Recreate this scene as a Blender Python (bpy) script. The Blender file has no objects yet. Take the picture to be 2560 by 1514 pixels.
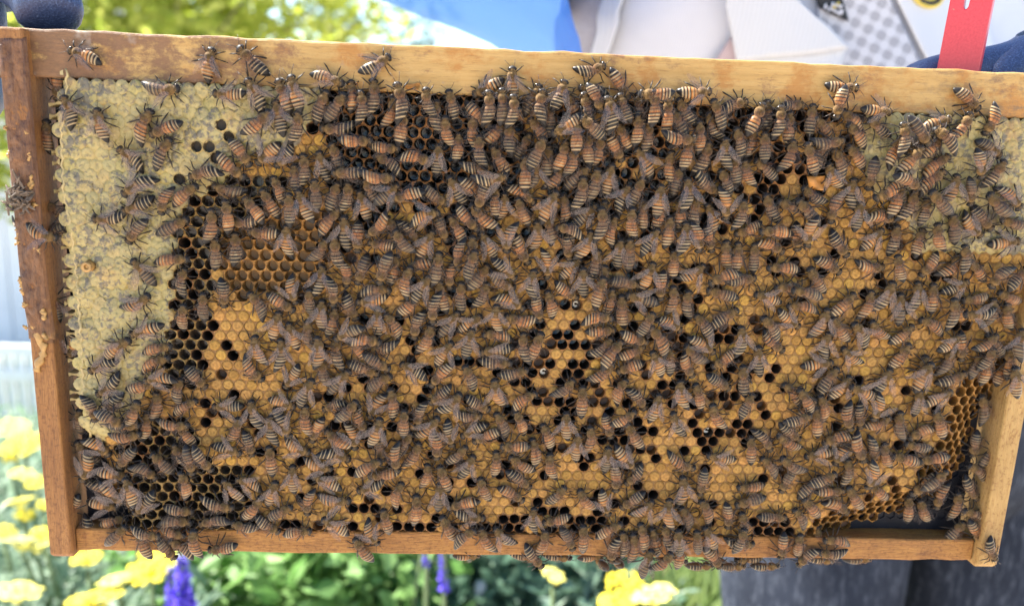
import bpy, bmesh, math, random
import numpy as np
from mathutils import Vector, Matrix
from mathutils.bvhtree import BVHTree
random.seed(7); rng = np.random.default_rng(7)
S = bpy.context.scene
COL = S.collection

# ------------------------------------------------------------------ camera
ZC = 1.10                                   # height of the middle of the comb frame
CAM = np.array([-0.0362, -0.3405, 0.0852 + ZC])
YAW, PITCH, ROLL, FPX = -0.0551, -0.2168, -0.0402, 2000.0
def rotm(a, b, c):
    ca, sa = math.cos(a), math.sin(a); cb, sb = math.cos(b), math.sin(b); cc, sc = math.cos(c), math.sin(c)
    return (np.array([[ca,-sa,0],[sa,ca,0],[0,0,1]]) @ np.array([[1,0,0],[0,cb,-sb],[0,sb,cb]])
            @ np.array([[cc,0,sc],[0,1,0],[-sc,0,cc]]))
RC = rotm(YAW, PITCH, ROLL)
cam = bpy.data.cameras.new('camera'); camo = bpy.data.objects.new('camera', cam); COL.objects.link(camo)
M = Matrix.Identity(4)
for i in range(3):
    M[i][0] = RC[i, 0]; M[i][1] = RC[i, 2]; M[i][2] = -RC[i, 1]; M[i][3] = CAM[i]
camo.matrix_world = M
cam.sensor_width = 36; cam.lens = FPX / 2560 * 36; cam.clip_start = 0.01; cam.clip_end = 2000
cam.dof.use_dof = True; cam.dof.focus_distance = 0.350; cam.dof.aperture_fstop = 6.5
S.camera = camo

# ------------------------------------------------------------------ world, sun, exposure
SUN_EL, SUN_AZ = math.radians(56), math.radians(-66)        # azimuth from +Y towards +X
w = bpy.data.worlds.new('World'); S.world = w; w.use_nodes = True
nt = w.node_tree; bg = nt.nodes['Background']
sky = nt.nodes.new('ShaderNodeTexSky'); sky.sky_type = 'NISHITA'; sky.sun_disc = False
sky.sun_elevation = SUN_EL; sky.sun_rotation = SUN_AZ; sky.air_density = 1.0; sky.dust_density = 0.15; sky.ozone_density = 2.5
nt.links.new(sky.outputs[0], bg.inputs[0]); bg.inputs[1].default_value = 0.085
sl = bpy.data.lights.new('sun', 'SUN'); sl.energy = 5.0; sl.angle = math.radians(0.5); sl.color = (1, 0.95, 0.87)
so = bpy.data.objects.new('sun', sl); COL.objects.link(so)
to_sun = Vector((math.sin(SUN_AZ)*math.cos(SUN_EL), math.cos(SUN_AZ)*math.cos(SUN_EL), math.sin(SUN_EL)))
so.rotation_euler = to_sun.to_track_quat('Z', 'Y').to_euler(); so.location = (0, 3, 6)
S.view_settings.view_transform = 'Standard'; S.view_settings.look = 'None'
S.view_settings.gamma = 1; S.view_settings.exposure = 2.2
S.render.engine = 'CYCLES'; S.cycles.use_denoising = True
S.cycles.max_bounces = 8; S.cycles.transparent_max_bounces = 12; S.cycles.caustics_reflective = False; S.cycles.caustics_refractive = False

# ------------------------------------------------------------------ pixel <-> space
def proj(P):
    q = (np.atleast_2d(P) - CAM) @ RC
    return np.stack([1280 + FPX*q[:,0]/q[:,1], 757 - FPX*q[:,2]/q[:,1]], 1)
def ray(px, py):
    d = RC @ np.array([(px-1280)/FPX, 1.0, (757-py)/FPX]); return d
def at(px, py, y):                 # point on the plane y = const
    d = ray(px, py); return CAM + d*((y - CAM[1])/d[1])
def at_z(px, py, z):               # point at height z
    d = ray(px, py); return CAM + d*((z - CAM[2])/d[2])

# ------------------------------------------------------------------ mesh helpers
class MB:
    def __init__(s): s.v=[]; s.f=[]; s.m=[]; s.c=[]; s.n=0
    def add(s, v, f, mat=0, col=None):
        v=np.asarray(v,float).reshape(-1,3); s.v.append(v)
        k=s.n; s.n+=len(v)
        for q in f: s.f.append(tuple(int(i)+k for i in q))
        s.m += [mat]*len(f) if np.isscalar(mat) else list(mat)
        if col is None: col=(1,1,1,1)
        col=np.asarray(col,float)
        s.c.append(np.tile(col,(len(v),1)) if col.ndim==1 else col)
        return s
    def box(s, lo, hi, mat=0, col=None, bev=0):
        lo=np.array(lo,float); hi=np.array(hi,float)
        v=np.array([[lo[0],lo[1],lo[2]],[hi[0],lo[1],lo[2]],[hi[0],hi[1],lo[2]],[lo[0],hi[1],lo[2]],
                    [lo[0],lo[1],hi[2]],[hi[0],lo[1],hi[2]],[hi[0],hi[1],hi[2]],[lo[0],hi[1],hi[2]]])
        return s.add(v,[(0,3,2,1),(4,5,6,7),(0,1,5,4),(1,2,6,5),(2,3,7,6),(3,0,4,7)],mat,col)
    def tube(s, pts, rad, seg=6, mat=0, col=None, caps=True, flat=1.0):
        pts=np.asarray(pts,float); n=len(pts); rad=np.broadcast_to(np.asarray(rad,float),(n,))
        vs=[]
        t=np.gradient(pts,axis=0); t/= (np.linalg.norm(t,axis=1,keepdims=True)+1e-12)
        up=np.array([0,0,1.0]) if abs(t[0][2])<.9 else np.array([1.0,0,0])
        a=np.cross(t[0],up); a/=np.linalg.norm(a)
        for i in range(n):
            a=a-t[i]*np.dot(a,t[i]); a/=np.linalg.norm(a)+1e-12
            b=np.cross(t[i],a)
            for k in range(seg):
                th=2*math.pi*k/seg
                vs.append(pts[i]+rad[i]*(math.cos(th)*a+math.sin(th)*flat*b))
        f=[]
        for i in range(n-1):
            for k in range(seg):
                k2=(k+1)%seg
                f.append((i*seg+k,i*seg+k2,(i+1)*seg+k2,(i+1)*seg+k))
        if caps:
            f.append(tuple(range(seg))[::-1]); f.append(tuple((n-1)*seg+k for k in range(seg)))
        return s.add(vs,f,mat,col)
    def mesh(s, name, mats, smooth=False, color=False):
        me=bpy.data.meshes.new(name)
        v=np.concatenate(s.v) if s.v else np.zeros((0,3))
        me.from_pydata(v.tolist(),[],s.f)
        for m in (mats if isinstance(mats,(list,tuple)) else [mats]): me.materials.append(m)
        me.polygons.foreach_set('material_index',np.array(s.m,dtype=np.int32))
        if color:
            a=me.color_attributes.new('Col','FLOAT_COLOR','POINT')
            c=np.concatenate([x if x.shape[1]==4 else np.c_[x,np.ones(len(x))] for x in s.c])
            a.data.foreach_set('color',c.astype(np.float32).ravel())
        if smooth: me.polygons.foreach_set('use_smooth',np.ones(len(s.f),dtype=bool))
        me.update(); return me
    def build(s, name, mats, parent=None, smooth=False, color=False):
        return link(name, s.mesh(name,mats,smooth,color), parent)
def link(name, me, parent=None, loc=None):
    o=bpy.data.objects.new(name, me); COL.objects.link(o)
    if parent is not None: o.parent=parent
    if loc is not None: o.location=loc
    return o
def tag(o, label=None, cat=None, group=None, kind=None):
    if label: o['label']=label
    if cat: o['category']=cat
    if group: o['group']=group
    if kind: o['kind']=kind
    return o
def empty(name, loc=(0,0,0)):
    o=bpy.data.objects.new(name,None); COL.objects.link(o); o.location=loc; o.empty_display_size=.05; return o
def bevel(o, w=.001, seg=2):
    m=o.modifiers.new('bevel','BEVEL'); m.width=w; m.segments=seg; m.limit_method='ANGLE'; return o
def in_poly(P, poly):
    x,y=P[:,0],P[:,1]; poly=np.asarray(poly,float); r=np.zeros(len(P),bool); j=len(poly)-1
    for i in range(len(poly)):
        xi,yi=poly[i]; xj,yj=poly[j]
        c=((yi>y)!=(yj>y)) & (x < (xj-xi)*(y-yi)/((yj-yi) if yj!=yi else 1e-9)+xi)
        r^=c; j=i
    return r
def seg_dist(P, poly, closed=False):
    P=np.atleast_2d(P); poly=np.asarray(poly,float); d=np.full(len(P),1e9); n=len(poly)
    for i in range(n if closed else n-1):
        a=poly[i]; b=poly[(i+1)%n]; ab=b-a
        t=np.clip(((P-a)@ab)/(ab@ab+1e-12),0,1)
        d=np.minimum(d,np.linalg.norm(P-(a+t[:,None]*ab),axis=1))
    return d
def vnoise(x,z,f,seed=0):          # cheap smooth value noise
    x=np.asarray(x)*f; z=np.asarray(z)*f
    xi=np.floor(x).astype(int); zi=np.floor(z).astype(int); xf=x-xi; zf=z-zi
    h=lambda a,b:(np.sin(a*127.1+b*311.7+seed*74.7)*43758.5453)%1.0
    u=xf*xf*(3-2*xf); v=zf*zf*(3-2*zf)
    return (h(xi,zi)*(1-u)+h(xi+1,zi)*u)*(1-v)+(h(xi,zi+1)*(1-u)+h(xi+1,zi+1)*u)*v

# ------------------------------------------------------------------ materials
def mat(name):
    m=bpy.data.materials.new(name); m.use_nodes=True; n=m.node_tree
    return m,n,n.nodes['Principled BSDF']
def N(n,t,**k):
    x=n.nodes.new(t)
    for a,b in k.items(): setattr(x,a,b)
    return x
def ramp(n, fac, stops):
    r=N(n,'ShaderNodeValToRGB'); e=r.color_ramp.elements
    while len(e)<len(stops): e.new(.5)
    for i,(p,c) in enumerate(stops): e[i].position=p; e[i].color=(*c,1) if len(c)==3 else c
    n.links.new(fac,r.inputs[0]); return r.outputs[0]
def noise(n, scale, detail=4, rough=.55, vec=None, stretch=None, dist=0):
    t=N(n,'ShaderNodeTexNoise'); t.inputs['Scale'].default_value=scale; t.inputs['Detail'].default_value=detail
    t.inputs['Roughness'].default_value=rough; t.inputs['Distortion'].default_value=dist
    if vec is None: vec=N(n,'ShaderNodeTexCoord').outputs['Object']
    if stretch:
        mp=N(n,'ShaderNodeMapping'); mp.inputs['Scale'].default_value=stretch; n.links.new(vec,mp.inputs[0]); vec=mp.outputs[0]
    n.links.new(vec,t.inputs[0]); return t.outputs[0]
def mix(n,a,b,fac,mode='MIX'):
    m=N(n,'ShaderNodeMix'); m.data_type='RGBA'; m.blend_type=mode
    for sock,val in ((m.inputs[0],fac),(m.inputs[6],a),(m.inputs[7],b)):
        if hasattr(val,'is_linked') or hasattr(val,'links'): n.links.new(val,sock)
        elif isinstance(val,(int,float)): sock.default_value=val
        else: sock.default_value=(*val,1)
    return m.outputs[2]
def bump(n,bs,h,strength=.3,dist=.001):
    b=N(n,'ShaderNodeBump'); b.inputs['Strength'].default_value=strength; b.inputs['Distance'].default_value=dist
    n.links.new(h,b.inputs['Height']); n.links.new(b.outputs[0],bs.inputs['Normal'])
def plain(name,c,rough=.6,sc=60,var=.25,bs_=.15,bd=.0006):
    m,n,b=mat(name); t=noise(n,sc)
    n.links.new(ramp(n,t,[(.25,tuple(x*(1-var) for x in c)),(.75,tuple(min(1,x*(1+var)) for x in c))]),b.inputs[0])
    b.inputs['Roughness'].default_value=rough; bump(n,b,t,bs_,bd); return m
def colmat(name,rough=.6,sc=300,var=.3,bs_=.2,bd=.0003,alpha_rough=False,sheen=0,spec=.5):
    m,n,b=mat(name); a=N(n,'ShaderNodeAttribute'); a.attribute_name='Col'
    t=noise(n,sc); v=ramp(n,t,[(.25,(1-var,)*3),(.75,(1+var*.5,)*3)])
    n.links.new(mix(n,a.outputs['Color'],v,1.0,'MULTIPLY'),b.inputs[0])
    if alpha_rough: n.links.new(a.outputs['Alpha'],b.inputs['Roughness'])
    else: b.inputs['Roughness'].default_value=rough
    b.inputs['Sheen Weight'].default_value=sheen; b.inputs['Specular IOR Level'].default_value=spec
    if bs_: bump(n,b,t,bs_,bd)
    return m

def wood(name, grain_axis, c0, c1, stain=None, rough=.62, stain_cut=(.5,.62), grain_dark=.55):
    m,n,b=mat(name); st=[60,60,60]; st[grain_axis]=4.0
    v=N(n,'ShaderNodeTexCoord').outputs['Object']
    t=noise(n,6,6,.6,v,tuple(st)); t2=noise(n,9,5,.6,v,(4,4,4)); t3=noise(n,30,4,.6,v,tuple(x*1.3 for x in st))
    col=ramp(n,t,[(.3,c0),(.7,c1)])
    col=mix(n,col,ramp(n,t3,[(.36,(grain_dark,grain_dark*.85,grain_dark*.7)),(.52,(1,1,1))]),.85,'MULTIPLY')
    t5=noise(n,700,3,.6,v,(1,1,1)); col=mix(n,col,ramp(n,t5,[(.36,(.62,.52,.42)),(.47,(1,1,1))]),.8,'MULTIPLY')
    col=mix(n,col,ramp(n,t2,[(.35,(.72,.62,.5)),(.6,(1.08,1.05,1.0))]),.7,'MULTIPLY')
    if stain:
        t4=noise(n,14,7,.68,v,(1.6,1.6,3.0)); col=mix(n,col,stain,ramp(n,t4,[(stain_cut[0],(0,0,0)),(stain_cut[1],(1,1,1))]))
    n.links.new(col,b.inputs[0]); b.inputs['Roughness'].default_value=rough
    bump(n,b,t3,.8,.0010); return m
# ------------------------------------------------------------------ setting: ground, sky comes from the world
m_bounce_ground,n,b=mat('warm_bounce_ground'); t=noise(n,3,8,.7); n.links.new(ramp(n,t,[(.3,(.40,.34,.28)),(.55,(.50,.43,.36)),(.75,(.58,.50,.43))]),b.inputs[0]); b.inputs['Roughness'].default_value=.9  # invented warm gravel tone, picked to bounce sunlight onto the frame
g=MB(); g.add([(-600,-600,0),(600,-600,0),(600,900,0),(-600,900,0)],[(0,1,2,3)])
tag(g.build('ground',m_bounce_ground),kind='structure')

# ------------------------------------------------------------------ hive frame (wood)
HW,HH=.224,.116
def xw_mask(n,v,x0,x1):            # 0 at x0 -> 1 at x1 along object X
    s=N(n,'ShaderNodeSeparateXYZ'); n.links.new(v,s.inputs[0])
    r=N(n,'ShaderNodeMapRange'); r.inputs[1].default_value=x0; r.inputs[2].default_value=x1; n.links.new(s.outputs[0],r.inputs[0]); return r.outputs[0]
def topbar_mat():
    m,n,b=mat('top_bar_wood'); v=N(n,'ShaderNodeTexCoord').outputs['Object']
    g1=noise(n,6,6,.6,v,(4,60,60)); g2=noise(n,22,5,.65,v,(5,70,70)); blot=noise(n,30,6,.7,v,(1.4,1,1.8)); fine=noise(n,420,4,.6,v)
    col=ramp(n,g1,[(.3,(.40,.225,.060)),(.7,(.51,.315,.105))])
    col=mix(n,col,ramp(n,g2,[(.30,(.45,.34,.25)),(.46,(1,1,1))]),.55,'MULTIPLY')
    col=mix(n,col,(.36,.14,.02),ramp(n,blot,[(.50,(0,0,0)),(.60,(.7,.7,.7))]))        # propolis smears
    col=mix(n,col,(.50,.32,.12),ramp(n,blot,[(.30,(.6,.6,.6)),(.40,(0,0,0))]))        # paler wax film
    left=xw_mask(n,v,-.085,-.225); dirt=noise(n,55,8,.75,v,(1.2,1,2.0))
    add=N(n,'ShaderNodeMath',operation='MULTIPLY_ADD'); n.links.new(left,add.inputs[0]); add.inputs[1].default_value=.25; n.links.new(dirt,add.inputs[2])
    col=mix(n,col,ramp(n,dirt,[(.35,(.07,.032,.018)),(.6,(.20,.095,.042))]),ramp(n,add.outputs[0],[(.56,(0,0,0)),(.68,(.92,.92,.92))]))
    wax=noise(n,70,4,.6,v,(1,1,1)); wx=N(n,'ShaderNodeMath',operation='MULTIPLY_ADD'); n.links.new(left,wx.inputs[0]); wx.inputs[1].default_value=.10; n.links.new(wax,wx.inputs[2])
    col=mix(n,col,(.30,.22,.16),ramp(n,wx.outputs[0],[(.66,(0,0,0)),(.74,(.8,.8,.8))]))
    right=xw_mask(n,v,.125,.20); rr=noise(n,260,5,.7,v,(.6,1,1)); ad2=N(n,'ShaderNodeMath',operation='MULTIPLY'); n.links.new(right,ad2.inputs[0])
    n.links.new(ramp(n,rr,[(.48,(0,0,0)),(.62,(.75,.75,.75))]),ad2.inputs[1])
    col=mix(n,col,(.16,.10,.055),ad2.outputs[0])
    n.links.new(col,b.inputs[0]); b.inputs['Roughness'].default_value=.6
    bump(n,b,mix(n,g2,fine,.5),.7,.0010); return m
M_top=topbar_mat()
M_endL=wood('stained_end_bar_wood',2,(.255,.105,.026),(.35,.16,.040),(.09,.040,.018),stain_cut=(.58,.66))
M_endR=wood('pale_end_bar_wood',2,(.40,.245,.075),(.48,.30,.105),(.34,.16,.035),stain_cut=(.66,.74),grain_dark=.8)
M_bot=wood('bottom_bar_wood',0,(.29,.125,.024),(.39,.185,.038),(.13,.05,.012),stain_cut=(.60,.72))
M_prop=wood('propolis_coat',2,(.11,.045,.018),(.24,.105,.036),(.36,.19,.055),rough=.4,stain_cut=(.60,.70))
M_wax=plain('amber_wax',(.36,.20,.06),.5,400,.35,.4,.0006)
M_crumb=plain('dark_crumbs',(.14,.10,.07),.8,500,.6,.5,.001)

frame=empty('framed_honeycomb',(0,0,ZC-HH))
tag(frame,'wooden hive frame full of comb, held up by blue gloves','honeycomb frame')
def rough_box(name,lo,hi,m,step=.012,amp=.0005,axis=0,parent=frame,bev=.0009,seed=1):
    """a plank cut into slices along its length so that its edges waver a little"""
    lo=np.array(lo,float); hi=np.array(hi,float); k=max(2,int((hi[axis]-lo[axis])/step)); o1,o2=[a for a in range(3) if a!=axis]
    r=np.random.default_rng(seed); vs=[]
    for i in range(k+1):
        c=lo[axis]+(hi[axis]-lo[axis])*i/k
        for (p,q) in ((lo[o1],lo[o2]),(hi[o1],lo[o2]),(hi[o1],hi[o2]),(lo[o1],hi[o2])):
            v=[0,0,0]; v[axis]=c; v[o1]=p+r.normal()*amp; v[o2]=q+r.normal()*amp; vs.append(v)
    f=[(3,2,1,0),tuple(4*k+j for j in range(4))]
    for i in range(k):
        for j in range(4): f.append((4*i+j,4*i+(j+1)%4,4*i+4+(j+1)%4,4*i+4+j))
    mb=MB(); mb.add(vs,f); me=mb.mesh(name,m)
    bm=bmesh.new(); bm.from_mesh(me); bmesh.ops.recalc_face_normals(bm,faces=bm.faces); bm.to_mesh(me); bm.free()
    o=link(name,me,parent,(0,0,HH)); bevel(o,bev,2); return o
TB0=HH-.0190                       # underside of the top bar
rough_box('top_bar',(-.2415,.0032,TB0),(.2415,.0268,HH),M_top,.008,.00025,seed=3)
# end bars: upper half wide, lower half narrow, bottom corners chamfered, sawn as one profile
def end_bar(x0,x1,m,up,seed):
    prof=[(.0005,-HH+.0025),(.003,-HH),(.026,-HH),(.0285,-HH+.0025),(.0285,-.006),(.0285+up,.012),(.0285+up,HH-.0005),(.0005-up,HH-.0005),(.0005-up,.012),(.0005,-.006)]
    mb=MB(); n=len(prof)
    v=[(x0,y,z) for y,z in prof]+[(x1,y,z) for y,z in prof]
    f=[tuple(range(n)),tuple(range(2*n-1,n-1,-1))]+[(i,i+n,(i+1)%n+n,(i+1)%n) for i in range(n)]
    mb.add(v,f); me=mb.mesh('end_bar',m); bm=bmesh.new(); bm.from_mesh(me); bmesh.ops.recalc_face_normals(bm,faces=bm.faces); bm.to_mesh(me); bm.free()
    o=link('end_bar',me,frame,(0,0,HH)); bevel(o,.0009,2); return o
eL=end_bar(-HW,-HW+.0097,M_endL,.0026,1); eL['label']='stained orange-brown end bar crusted with propolis'
eR=end_bar(HW-.0097,HW,M_endR,.0016,2); eR['label']='pale yellow clean end bar'
rough_box('bottom_bar',(-HW+.0099,.0050,-HH+.0020),(HW-.0099,.0235,-HH+.0134),M_bot,.01,.0002,seed=5)
# propolis coat and wax ridges on the upper part of the stained end bar
def blob_strip(name,path,wid,thick,m,seed,parent=eL,seg=7):
    r=np.random.default_rng(seed); pts=[]; rad=[]
    for (x,y,z) in path: pts.append((x+r.normal()*wid*.22,y,z)); rad.append(wid*(.55+.8*r.random()))
    mb=MB(); mb.tube(pts,rad,seg,flat=1); v=mb.v[0]; yc=np.repeat(np.array([p[1] for p in pts]),seg)
    v[:,1]=yc+(v[:,1]-yc)*thick/wid
    o=mb.build(name,m,parent,smooth=True); return o
zz=np.linspace(HH-.006,.006,44)
q=MB(); nx_,nz_=14,130; V=[]
for j_ in range(nz_):
    for i_ in range(nx_):
        x_=-HW-.0006+.0112*i_/(nx_-1); z_=HH-.004-(HH+.012-.004)*j_/(nz_-1); hgt=.45*vnoise(x_,z_,260,3)+.35*vnoise(x_,z_*.6,620,4)+.2*vnoise(x_,z_,1500,5)
        edge=min(1,min(i_,nx_-1-i_)/2.5)*min(1,min(j_,nz_-1-j_)/4); V.append((x_,(-.0022 if z_>.010 else -.0022+.0022*min(1,(.010-z_)/.016))-(float(hgt)-.30)*.0032*edge+(.0012 if edge==0 else 0),z_))
q.add(V,[(j_*nx_+i_,j_*nx_+i_+1,(j_+1)*nx_+i_+1,(j_+1)*nx_+i_) for j_ in range(nz_-1) for i_ in range(nx_-1)]); q.build('propolis_coat',M_prop,eL,smooth=True)
def crumbs(x,y,z0,z1,n_,seed):
    r=np.random.default_rng(seed)
    for k in range(n_):
        z_=z1+(z0-z1)*r.random(); L=.0012+.0042*r.random()**2; ks=np.linspace(0,1,9); ph=r.random()*6
        blob_strip('wax_ridge',[(x+r.normal()*.0004+.0004*math.sin(ph+q*3),y+.0004,z_+L*(q-.5)) for q in ks],.0006+.0004*r.random(),.0008,M_wax,seed*50+k)
crumbs(-HW+.0003,-.0024,.082,-.010,13,12); crumbs(-HW+.0080,-.0026,.078,-.010,13,13)
blob_strip('wax_ridge',[(-HW+.004+.0016*math.sin(z*300),.0001,z) for z in np.linspace(-.002,-.026,20)],.0016,.0009,M_wax,14)
mb=MB(); r=np.random.default_rng(5)
for i in range(60):
    c=np.array([-HW+.0038+r.normal()*.0025,-.0036-r.random()*.0012,.0485+r.normal()*.0035]); d=r.normal(size=3)*.0016
    mb.tube([c-d,c,c+d],[.0003,.0006,.0003],5)
mb.build('dark_crumbs',M_crumb,eL)

# ------------------------------------------------------------------ comb
PITCH_C=.00520
COMB=[(158,168),(830,198),(1200,216),(2090,250),(2600,285),(2620,860),(2545,935),(2474,1052),(2436,1160),(2366,1246),(2322,1280),(2160,1330),(2100,1345),(385,1345),(300,1290),(262,1215),(222,1110),(204,1000),(196,850),(186,700),(170,560),(152,480),(146,330),(160,250)]
HONEY_L=[(100,150),(838,190),(790,265),(745,372),(600,400),(560,450),(470,505),(440,580),(430,780),(405,900),(345,1010),(305,1085),(190,1150),(100,500)]
HONEY_R=[(2170,255),(2640,270),(2640,640),(2320,640),(2280,560),(2200,490),(2140,400)]
OPEN_T=[(838,185),(1260,205),(1240,420),(1080,490),(870,480),(830,400),(850,330),(760,352),(735,330),(790,265)]
NECT=[(470,470),(560,445),(640,425),(730,465),(640,540),(560,560),(540,700),(520,780),(510,900),(480,965),(415,965),(412,800),(440,560)]
NECT2=[(330,1030),(460,1050),(500,1130),(600,1180),(625,1345),(330,1345),(290,1240),(290,1090)]
EMPT=[(555,560),(620,530),(760,505),(860,540),(830,640),(795,722),(600,745),(540,722)]
DRAWN=[(2392,985),(2420,925),(2580,900),(2530,1080),(2390,1300),(2110,1360),(1985,1350),(2060,1290),(2200,1255),(2285,1228),(2300,1165),(2352,1085)]
BR_EDGE=[(2545,935),(2474,1052),(2436,1160),(2366,1246),(2322,1280),(2160,1330),(2100,1345)]
BL_EDGE=[(300,1290),(262,1215),(222,1110)]
OPENC={(1000,620):[(1950,70),(1735,435),(880,655),(2010,690),(2140,940),(2065,1055),(1990,1180),(2135,1185),(2270,1190),(2320,1310),(1840,1415),(2120,1420),(2260,1420),(720,1385),(860,1385),(985,1390),(1560,1400),(145,1150),(630,560),(440,1000),(1040,1000)],
(1500,620):[(115,230),(340,320),(910,380),(1000,490),(1195,640),(390,725),(140,1070),(1000,1115),(1440,1140),(1560,1140),(1630,1030),(1690,1380),(490,1430),(1050,1200),(790,1000),(1590,1470),(2400,140),(2430,310)],
(1000,900):[(365,110),(350,350),(1210,140),(1410,270),(1550,250),(1640,130),(2180,160),(2240,270),(1680,500),(1280,480),(1320,610),(1380,740),(2090,520),(1955,520),(2020,620),(1920,740),(2160,640),(1640,870),(1700,870),(1220,970),(1110,1000),(1770,1000),(1860,1100),(380,1210),(2190,1240),(2330,1260),(2250,1370),(1290,1340),(1380,1350),(1750,1470),(150,970),(80,560)],
(1500,900):[(1600,120),(2160,140),(2075,260),(1870,150),(740,320),(870,320),(1500,465),(975,200),(1930,490),(2030,730),(1680,840),(1735,960),(1120,810),(1180,935),(1320,940),(1240,1060),(1380,1060),(1300,1180),(625,920),(510,900),(275,1020),(100,640),(600,540),(430,780),(240,890),(20,1010),(50,900),(1130,580),(2070,1090),(475,1150),(670,1280),(2095,1440),(1290,1400),(350,1140),(1870,940),(260,1300)],
(500,900):[(405,440),(255,715),(45,580),(40,820),(45,60),(2030,230),(1590,450),(1660,830),(2085,1080),(1700,700),(2400,330),(700,920),(700,1200),(625,1310),(1215,1320),(85,1430),(240,1420),(1855,1440),(2380,810),(2040,970)],
(500,1160):[(1905,535),(2050,535),(2180,540),(1890,790),(1035,770),(1170,770),(460,530),(520,640),(1230,400),(600,510),(700,630),(630,740)],
(1000,1160):[(0,540),(25,800),(145,800),(285,795),(425,800),(640,410),(470,660),(700,790),(900,820),(1040,790),(1160,800),(1355,810),(1490,810),(1310,680),(1450,680),(1580,680),(1740,435),(1800,560),(1940,560),(2080,560),(2160,700),(2285,700),(2420,700),(1930,830),(2100,810),(2370,820),(2420,440),(1755,195),(2250,85),(2380,600)],
(1500,1160):[(525,245),(580,360),(710,360),(345,715),(60,700),(1440,495),(2095,155),(1940,740),(2080,760),(2355,750),(2000,865),(2135,860),(2280,850),(2390,890),(1430,760),(1080,850),(230,470)],
(500,620):[(2050,860),(2160,110),(320,1190),(400,1340),(90,1070),(155,950),(2000,590)],
(1500,340):[(2080,220),(2420,380),(2110,640),(1880,760),(1740,760),(2190,780),(2020,770),(1320,450),(1440,500),(1700,620),(720,1100),(2440,770),(2370,1310)],
(1000,340):[(1530,1180),(1110,1180),(350,1120),(270,760),(1020,810),(1950,1440)]}
OPENC5={(2000,620):[(690,530),(860,330),(1265,120),(1500,340),(1690,350),(910,430),(230,280),(380,60),(130,960),(1770,890),(1900,920),(2470,830)],
(2000,900):[(640,260),(1180,395),(1050,930),(190,370),(420,570),(400,770),(1500,530),(1330,1050)],
(2000,340):[(1240,620),(1000,1000),(210,600),(940,510)]}
BROWN={(1000,620):[(1850,1175),(2150,700),(2400,1190),(1695,1410),(1420,1150),(1400,1400),(145,1365)],
(1500,620):[(520,740),(915,1235),(1870,910),(860,1090)],(1000,900):[(1750,380),(2360,760),(2380,530),(2430,400),(2390,300),(1765,145)],
(1500,900):[(1200,690),(1975,610),(1550,600),(265,190),(540,190),(650,440),(820,440),(1350,460),(45,530),(185,300),(520,1280)]}
def px_list(d,s): return [(o[0]+x/s,o[1]+y/s) for o,l in d.items() for x,y in l]
open_px=np.array(px_list(OPENC,4.946)+px_list(OPENC5,4.482)); brown_px=np.array(px_list(BROWN,4.946)+[(2223,1198),(2232,1220),(2163,1240)])
Y_BROOD,Y_HONEY,Y_MID=.0040,.0008,.0150
def sstep(x): x=np.clip(x,0,1); return x*x*(3-2*x)
def surf_y(X,Zr):                  # front of the comb at frame coordinates X, Z (Z from the middle)
    X=np.atleast_1d(X).astype(float); Zr=np.atleast_1d(Zr).astype(float)
    P=proj(np.stack([X,np.full_like(X,.003),Zr+ZC],1))
    y=np.full(len(X),Y_BROOD)+ (vnoise(X,Zr,60,1)-.5)*.0012
    for poly in (HONEY_L,HONEY_R):
        d=seg_dist(P,poly,True); ins=in_poly(P,poly)
        k=sstep(np.where(ins,.5+d/90,.5-d/90)); y=y*(1-k)+k*(Y_HONEY+(vnoise(X,Zr,110,2)-.5)*.0028)
    d=seg_dist(P,BR_EDGE); y=y+.0080*sstep(1-d/85)
    d=seg_dist(P,BL_EDGE); y=y+.005*sstep(1-d/60)
    return y
rows=[]; rz=PITCH_C*math.sqrt(3)/2; k=0
z=HH-.0215
while z>-HH+.0135:
    x=-.220+(PITCH_C/2 if k%2 else 0)
    while x<.222: rows.append((x,z)); x+=PITCH_C
    z-=rz; k+=1
C=np.array(rows); CP=proj(np.stack([C[:,0],np.full(len(C),.003),C[:,1]+ZC],1))
keep=in_poly(CP,COMB); C=C[keep]; CP=CP[keep]
typ=np.full(len(C),'brood',dtype=object)
typ[in_poly(CP,EMPT)]='empty'; typ[in_poly(CP,NECT)]='nectar'; typ[in_poly(CP,NECT2)]='nectar'; typ[in_poly(CP,OPEN_T)]='open'
for q in (HONEY_L,HONEY_R): typ[in_poly(CP,q)]='honey'
tl=168+(CP[:,0]-158)*.0468; typ[(CP[:,1]<tl+42)&(CP[:,0]>850)&(CP[:,0]<2120)]='open'
typ[in_poly(CP,DRAWN)]='drawn'
for px in open_px:
    j=np.argmin(((CP-px)**2).sum(1))
    if typ[j]=='brood': typ[j]='open'
for px in brown_px:
    j=np.argmin(((CP-px)**2).sum(1))
    if typ[j]=='brood': typ[j]='brown'
u=rng.random(len(C)); near_op=seg_dist(CP,[(900,420),(1250,380),(1700,330),(2100,300)])
typ[(typ=='brood')&(near_op<85)&(u<.4)]='open'; typ[(typ=='open')&in_poly(CP,OPEN_T)&(u<.18)]='brood'
ctr=(CP[:,0]>820)&(CP[:,0]<2080)&(CP[:,1]<600); typ[(typ=='brood')&ctr&(u<.60*np.clip((640-CP[:,1])/180,0,1))]='open'; typ[(typ=='brood')&(u<.03)]='brown'; typ[(typ=='brood')&(u>.93)&(CP[:,0]>600)&(CP[:,1]<1250)&(CP[:,0]<2000)]='open'
u2=rng.random(len(C)); typ[(typ=='honey')&(((CP[:,0]-515)**2+(CP[:,1]-335)**2)<75**2)&(u2<.24)]='stale'; typ[(typ=='nectar')&(u2<.25)]='open'
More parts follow.
